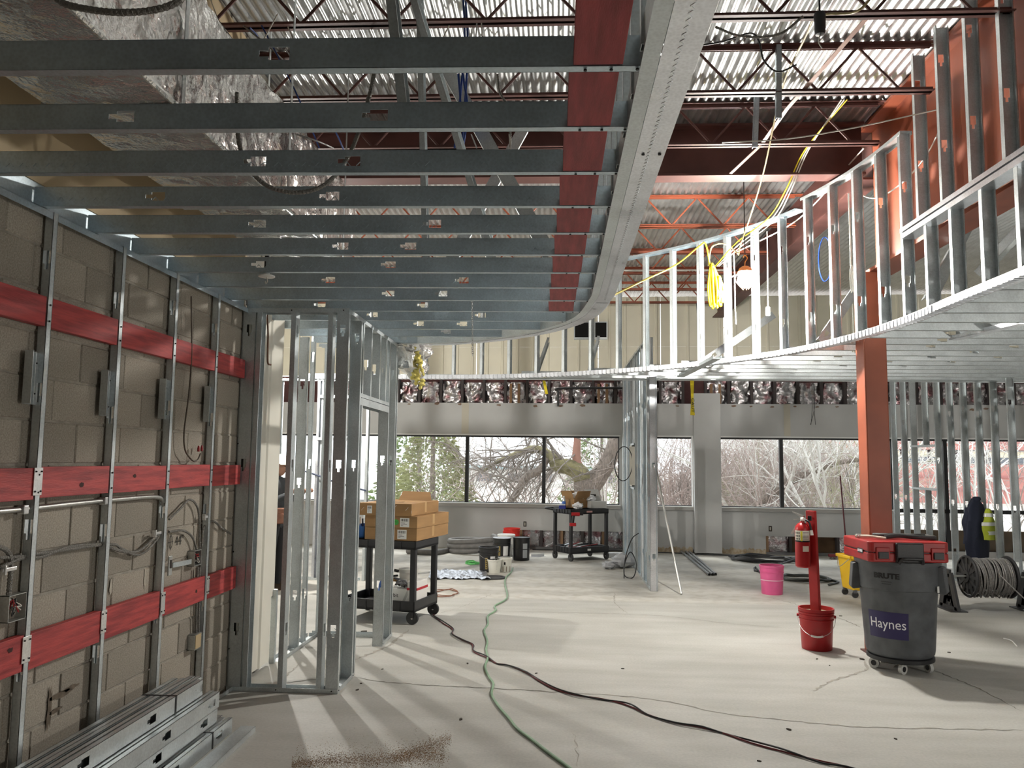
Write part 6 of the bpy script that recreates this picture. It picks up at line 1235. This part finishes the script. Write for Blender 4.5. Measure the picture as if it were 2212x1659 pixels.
# belt and pouches
bl_ = MB().lathe([(.158, 1.0), (.164, 1.0), (.166, 1.06), (.158, 1.06)], 28, Matrix.Diagonal((1, 1.05, 1, 1))).build('tool_belt', mat('leather_brown', (.20, .085, .05), .7, var=.3, vscale=10), wk, smooth=40, local=True)
for a in (-2.3, -1.5, -.75, 2.2, 1.5): MB().cbox((.19, 0, .96), (.06, .15, .20), Matrix.Rotation(a, 4, 'Z')).cbox((.225, 0, .93), (.04, .12, .12), Matrix.Rotation(a, 4, 'Z')).build('pouch', MATS['leather_brown'], bl_, local=True, bevel=.015)
# hands holding a cable: palm, four fingers, thumb
for s in (1, -1):
    c = Vector((.335, .16*s, 1.275)); sd = Vector((0, -s, 0)); jt = [(c - Vector((.04, 0, .015)), .03), (c, .033), (c + Vector((.035, 0, .01)), .03)]; ed = [(0, 1), (1, 2)]
    for k in range(4):
        b = c + Vector((.04, .026 - .018*k, .018)); i0 = len(jt); L_ = (.036, .042, .040, .031)[k]
        jt += [(b, .0095), (b + Vector((L_*.9, 0, .006)), .009), (b + Vector((L_*1.2, 0, -.022)), .0085), (b + Vector((L_*.7, 0, -.04)), .008)]; ed += [(2, i0), (i0, i0+1), (i0+1, i0+2), (i0+2, i0+3)]
    i0 = len(jt); jt += [(c + Vector((.0, -.030*s, .01)), .012), (c + Vector((.03, -.048*s, .005)), .011), (c + Vector((.055, -.04*s, -.012)), .0095)]; ed += [(1, i0), (i0, i0+1), (i0+1, i0+2)]
    skin('hand', jt, ed, 1, SKINM, wk, 1)
# ================================================================ OUTDOORS
gm = mat('frosty_ground', (.66, .64, .60), .95, var=.35, vscale=.25, col2=(.45, .42, .36))
og = MB().box(-60, 15.9, -.6, 70, 140, -.3).build('ground', gm, kind='structure')
BARK = mat('tree_bark', (.21, .17, .145), .95, var=.4, vscale=9, bump=.9, bscale=18, stretch=(3, 3, .8)); MOSS = mat('mossy_bark', (.20, .175, .09), .95, var=.5, vscale=6, bump=.8, bscale=25)
TW1 = mat('twig_grey', (.25, .22, .20), .9); TW2 = mat('twig_pink', (.43, .35, .325), .9); TW3 = mat('twig_pale', (.68, .66, .63), .9); TW4 = mat('twig_olive', (.36, .36, .22), .9)
def grow(mb, p, d, L, r, depth, rnd, droop=0.0, spread=.6, seg=3, kids=(2, 4)):
    pts = [p]; q = p.copy(); dd = d.normalized()
    for i in range(seg):
        dd = (dd + Vector((rnd.gauss(0, .16), rnd.gauss(0, .16), rnd.gauss(0, .14) - droop))).normalized(); q = q + dd*(L/seg); pts.append(q.copy())
    mb.tube(pts, [r*(1 - .55*i/seg) for i in range(seg+1)], 4 if r < .02 else 6, cap=False)
    if depth <= 0: return
    for k in range(rnd.randint(*kids)):
        i = rnd.randint(1, seg); b = pts[i]; nd = (dd + Vector((rnd.gauss(0, spread), rnd.gauss(0, spread), rnd.gauss(.05, spread*.8)))).normalized()
        grow(mb, b, nd, L*rnd.uniform(.5, .8), r*.5, depth-1, rnd, droop, spread, seg, kids)
# ---- the old leaning tree close to the windows
YT_ = 21.0
def T(px, py, dy=0.0): return onY(px, py, YT_ + dy)
tr_ = thing('old_tree', 'old gnarled tree with a mossy arching limb outside the windows', 'tree', (T(1272, 1150).x, YT_, -.3))
LIMBS = {'trunk': ([T(1283, 1260), T(1275, 1150), T(1271, 1095), T(1268, 1060), T(1262, 1036)], [.50, .42, .36, .34, .30], BARK), 'limb': ([T(1268, 1062), T(1292, 1030), T(1310, 1003), T(1324, 970), T(1338, 925), T(1352, 870), T(1360, 800)], [.30, .25, .22, .20, .18, .16, .14], BARK),
         'arching_limb': ([T(1266, 1045), T(1248, 1018), T(1226, 1008), T(1204, 1006), T(1192, 988, .2), T(1172, 974, .4), T(1150, 970, .5), T(1128, 977, .6), T(1100, 987, .7), T(1070, 1000, .8), T(1040, 1022, .8)], [.28, .24, .21, .18, .13, .11, .10, .09, .075, .055, .03], MOSS), 'upright_limb': ([T(1252, 1020), T(1245, 985), T(1247, 945), T(1242, 900), T(1240, 830)], [.12, .11, .09, .08, .07], mat('red_bark', (.34, .18, .14), .95, bump=.6, bscale=20)),
         'drooping_limb': ([T(1182, 990), T(1165, 1015), T(1138, 1030), T(1120, 1058), T(1103, 1085), T(1095, 1110)], [.07, .10, .11, .10, .09, .07], BARK), 'cut_stub': ([T(1268, 1062), T(1262, 1072), T(1256, 1078, -.3)], [.16, .15, .14], BARK)}
for nm, (P_, R_, m_) in LIMBS.items():
    sp_ = spline(P_, 6); rr = [R_[min(int(i/6), len(R_)-1)] + (R_[min(int(i/6)+1, len(R_)-1)] - R_[min(int(i/6), len(R_)-1)])*((i % 6)/6) for i in range(len(sp_))]; MB().tube(sp_, [q*(1 + .10*noise.noise(Vector((i*.7, q*9, 1)))) for i, q in enumerate(rr)], 14).build(nm, m_, tr_, smooth=60)
rnd = random.Random(11); mb = MB()
for nm, cnt, dr in (('arching_limb', 46, .10), ('limb', 10, -.03), ('upright_limb', 9, -.02), ('drooping_limb', 16, .02)):
    P_, R_, m_ = LIMBS[nm]; sp_ = spline(P_, 6)
    for k in range(cnt):
        i = rnd.randint(len(sp_)//5, len(sp_)-1); d = Vector((rnd.gauss(-.5, .5), rnd.gauss(0, .5), rnd.gauss(-.1 if nm == 'arching_limb' else .3, .6))); grow(mb, sp_[i], d, rnd.uniform(.7, 1.7), rnd.uniform(.016, .035), 2, rnd, dr, .5, 4, (2, 4))
mb.build('branches', mat('branch_brown', (.20, .17, .15), .9), tr_, kind='stuff')
# ---- thickets and saplings: a few kinds, each plant its own thing
def shrub_mesh(seed, h, n, spread, m, up=1.0, r=.02, depth=3):
    rnd = random.Random(seed); mb = MB()
    for k in range(n): grow(mb, Vector((rnd.gauss(0, .2), rnd.gauss(0, .2), 0)), Vector((rnd.gauss(0, spread), rnd.gauss(0, spread), up)), h*rnd.uniform(.5, .85), r*rnd.uniform(.6, 1.3), depth, rnd, -.01, .55, 4, (2, 4))
    me = mb.mesh('stems'); me.materials.append(m); return me
SH = {'grey': shrub_mesh(1, 2.6, 7, .35, TW1), 'pink': shrub_mesh(2, 2.3, 9, .5, TW2), 'pale': shrub_mesh(3, 3.4, 5, .25, TW3, r=.035), 'olive': shrub_mesh(4, 2.4, 8, .4, TW4), 'pink2': shrub_mesh(5, 2.9, 9, .45, TW2), 'leaning': shrub_mesh(6, 3.6, 3, .8, TW3, r=.05)}
where = {'w': ('left windows', 860, 1330), 'm': ('narrow window', 1425, 1495), 'r': ('right pair of windows', 1555, 1860), 'g': ('tall glazing', 1930, 2212)}
rnd = random.Random(5); cnt = {}
plan = [('r', 'pink', 24), ('r', 'pale', 14), ('r', 'grey', 12), ('r', 'olive', 8), ('r', 'leaning', 5), ('m', 'pink2', 8), ('m', 'grey', 4), ('w', 'grey', 6), ('w', 'pink2', 4), ('w', 'pale', 3), ('g', 'pale', 4), ('g', 'grey', 2)]
desc = {'grey': 'bare grey shrub', 'pink': 'bare pinkish brown shrub', 'pale': 'pale slim sapling', 'olive': 'olive green twiggy shrub', 'pink2': 'tall pinkish twiggy shrub', 'leaning': 'pale leaning sapling'}
for zone, kind, n in plan:
    nm, a, b = where[zone]
    for i in range(n):
        px = a + (b - a)*(i + rnd.random())/n; Y = rnd.uniform(22.5, 34) if zone in 'w' else rnd.uniform(19, 31); 
        if zone == 'g': Y = rnd.uniform(19, 26)
        p_ = onY(px, 1000, Y); t = thing('bare_shrub' if 'sap' not in desc[kind] else 'bare_sapling', f'{desc[kind]} beyond the {nm}', 'shrub', (p_.x, p_.y, -.3), rnd.random()*6, group=f'{desc[kind]}s beyond the {nm}')
        place('stems', SH[kind], t, Matrix.Scale(rnd.uniform(.8, 1.35), 4), local=True)
# leaning bough across the right windows
lb_ = thing('fallen_bough', 'long grey bough slanting across the right windows', 'branch', onY(1650, 1080, 20)); MB().tube(spline([onY(1600, 1120, 20), onY(1690, 1050, 20), onY(1740, 1025, 20), onY(1800, 1002, 20), onY(1870, 990, 20.3)], 8), [.11]*8 + [.10]*8 + [.08]*8 + [.06]*9, 10).build('bough', BARK, lb_, smooth=60); mb = MB()
for k in range(14): grow(mb, onY(1640 + 15*k, 1070 - 5*k, 20), Vector((rnd.gauss(.2, .5), rnd.gauss(0, .3), rnd.gauss(.5, .4))), 1.1, .016, 2, rnd, 0, .5, 4, (2, 3))
mb.build('twigs', TW3, lb_, kind='stuff')
# ---- evergreens
def evergreen(label, px, Y, h, r, m, seed):
    p_ = onY(px, 1000, Y); t = thing('evergreen_tree', label, 'tree', (p_.x, p_.y, -.3)); rnd = random.Random(seed); MB().tube([(0, 0, 0), (0, 0, h)], [.12, .03], 8).build('trunk', BARK, t, local=True, smooth=60); mb = MB()
    for k in range(2600):
        z = h*(.06 + .94*rnd.random()**1.2); rr = r*(1 - z/h)*(.35 + .65*rnd.random()**.5); a = rnd.random()*2*pi; c = Vector((rr*cos(a), rr*sin(a), z - rr*.25)); d = Vector((cos(a), sin(a), rnd.uniform(-.4, .3))).normalized()*rnd.uniform(.12, .26); s_ = Vector((-sin(a), cos(a), rnd.uniform(-.4, .4)))*.045
        mb.add([c - s_, c + s_, c + d], [(0, 1, 2)]); u_ = Vector((0, 0, .05)); mb.add([c - u_, c + u_, c + d*.9], [(0, 1, 2)])
    mb.build('foliage', m, t, local=True, kind='stuff')
EV = mat('needle_green', (.22, .30, .12), .9, var=.4, vscale=2); EV2 = mat('needle_olive', (.33, .34, .17), .9, var=.4, vscale=2)
evergreen('yellow green conifer outside the left windows', 935, 26, 4.4, 1.9, EV2, 3); evergreen('dark green conifer behind the left windows', 905, 30, 6.5, 2.2, EV, 4); evergreen('green conifer at the right of the old tree', 1300, 36, 6, 2.2, EV, 5); evergreen('green conifer behind the right windows', 1740, 36, 6.0, 2.2, EV, 6); evergreen('small olive conifer behind the right windows', 1645, 32, 3.0, 1.2, EV2, 7)
# ---- brick building seen past the tall glazing, and a low pale one behind the left windows
BRICK = mat('pink_brick', (.46, .20, .175), .9, var=.2, vscale=3); GL2 = mat('dark_glazing', (.10, .11, .13), .15); BLIND = mat('cream_blind', (.62, .56, .42), .7)
Yb = 44.0; xA, xB_ = onY(1880, 1000, Yb).x, onY(2500, 1000, Yb).x; z1_, z2_ = onY(2100, 1003, Yb).z, onY(2100, 972, Yb).z
bd = thing('brick_building', 'pink brick building with a band of windows past the tall glazing', 'building', ((xA + xB_)/2, Yb, -.3))
MB().box(xA, Yb, -.3, xB_, Yb + 10, z1_).build('lower_wall', BRICK, bd); MB().box(xA, Yb, z2_, xB_, Yb + 10, 7).build('upper_wall', BRICK, bd); MB().box(xA, Yb + .35, z1_, xB_, Yb + 10, z2_).build('recess', mat('recess_dark', (.12, .09, .09), .9), bd)
for zz in (z2_ + .35, z1_ - .7, z1_ - 1.4): MB().box(xA, Yb - .04, zz, xB_, Yb, zz + .12).build('brick_course', mat('brick_dark', (.36, .15, .14), .9), bd)
x = xA + .4
while x < xB_ - 1.2:
    f = MB().box(x, Yb + .2, z1_ + .02, x + 1.25, Yb + .34, z2_ - .02).build('window', mat('frame_pale', (.6, .6, .58), .6), bd); MB().box(x + .06, Yb + .15, z1_ + .07, x + 1.19, Yb + .21, z2_ - .40).build('pane', GL2, f); MB().box(x + .06, Yb + .16, z2_ - .38, x + 1.19, Yb + .21, z2_ - .08).build('blind', BLIND, f); x += 1.45
wh_ = thing('pale_building', 'low pale building far behind the old tree', 'building', (onY(1120, 1060, 60).x, 60, -.3)); a_, b_ = onY(1000, 1060, 60).x, onY(1345, 1060, 60).x
MB().box(a_, 60, -.3, b_, 66, 1.0).build('wall', mat('pale_wall', (.66, .64, .60), .9), wh_); MB().box(a_ - .3, 59.6, 1.0, b_ + .3, 66.4, 1.25).build('roof', mat('teal_roof', (.30, .40, .42), .7), wh_)
for i in range(5): 
    q = MB().box(a_ + 1 + 2.3*i, 59.95, .1, a_ + 2.2 + 2.3*i, 60.02, .7).build('window', GL2, wh_)
# ================================================================ LAMPS (their light in their own builder)
def work_lamp(label, c, watts, r=.085, cord=True):
    t = thing('work_lamp', label, 'lamp', c); c = Vector(c); A = 4*pi*r*r
    m = bpy.data.materials.new('lamp_globe'); m.use_nodes = True; N = m.node_tree.nodes; N.remove(N['Principled BSDF']); e = N.new('ShaderNodeEmission'); e.inputs[0].default_value = (1, .965, .90, 1); e.inputs[1].default_value = watts/(pi*A); m.node_tree.links.new(e.outputs[0], N['Material Output'].inputs[0])
    MB().lathe([(0, -r), (r*.5, -r*.87), (r*.87, -r*.5), (r, 0), (r*.87, r*.5), (r*.5, r*.87), (0, r)], 20, Matrix.Translation(c)).build('globe', m, t, smooth=80)
    OR = mat('lamp_orange', (.70, .20, .03), .45)
    MB().lathe([(.03, r*1.7), (.06, r*1.45), (.075, r*1.02), (.07, r*1.0), (.05, r*1.3), (0, r*1.5)], 20, Matrix.Translation(c)).build('hood', OR, t, smooth=40)
    for k in range(6):
        a = 2*pi*k/6; MB().tube(spline([c + Vector((.07*cos(a), .07*sin(a), r*1.05)), c + Vector((r*1.22*cos(a), r*1.22*sin(a), .0)), c + Vector((.03*cos(a), .03*sin(a), -r*1.15))], 6), .0025, 5).build('cage_wire', OR, t, smooth=60)
    MB().tube(spline([c + Vector((0, 0, r*1.6)), c + Vector((0, 0, r*2.2)), c + Vector((.025, 0, r*2.7)), c + Vector((.0, 0, r*3.1)), c + Vector((-.02, 0, r*2.8))], 6), .005, 6).build('hook', OR, t, smooth=60)
    if cord: MB().tube([c + Vector((0, 0, r*3.1)), Vector((c.x, c.y, ZDECK - .02))], .005, 6).build('suspension_cord', BLKC, t)
    return t
work_lamp('bright caged work lamp hanging in the curved opening', onY(1610, 605, 8.2), 500)
work_lamp('caged work lamp hanging behind the closet on the left', (-3.75, 9.9, 3.05), 430, .05)
work_lamp('added fill lamp hanging unseen to the right of the camera', (5.6, 1.9, 1.75), 260)  # added out of view as fill for the near floor and block wall
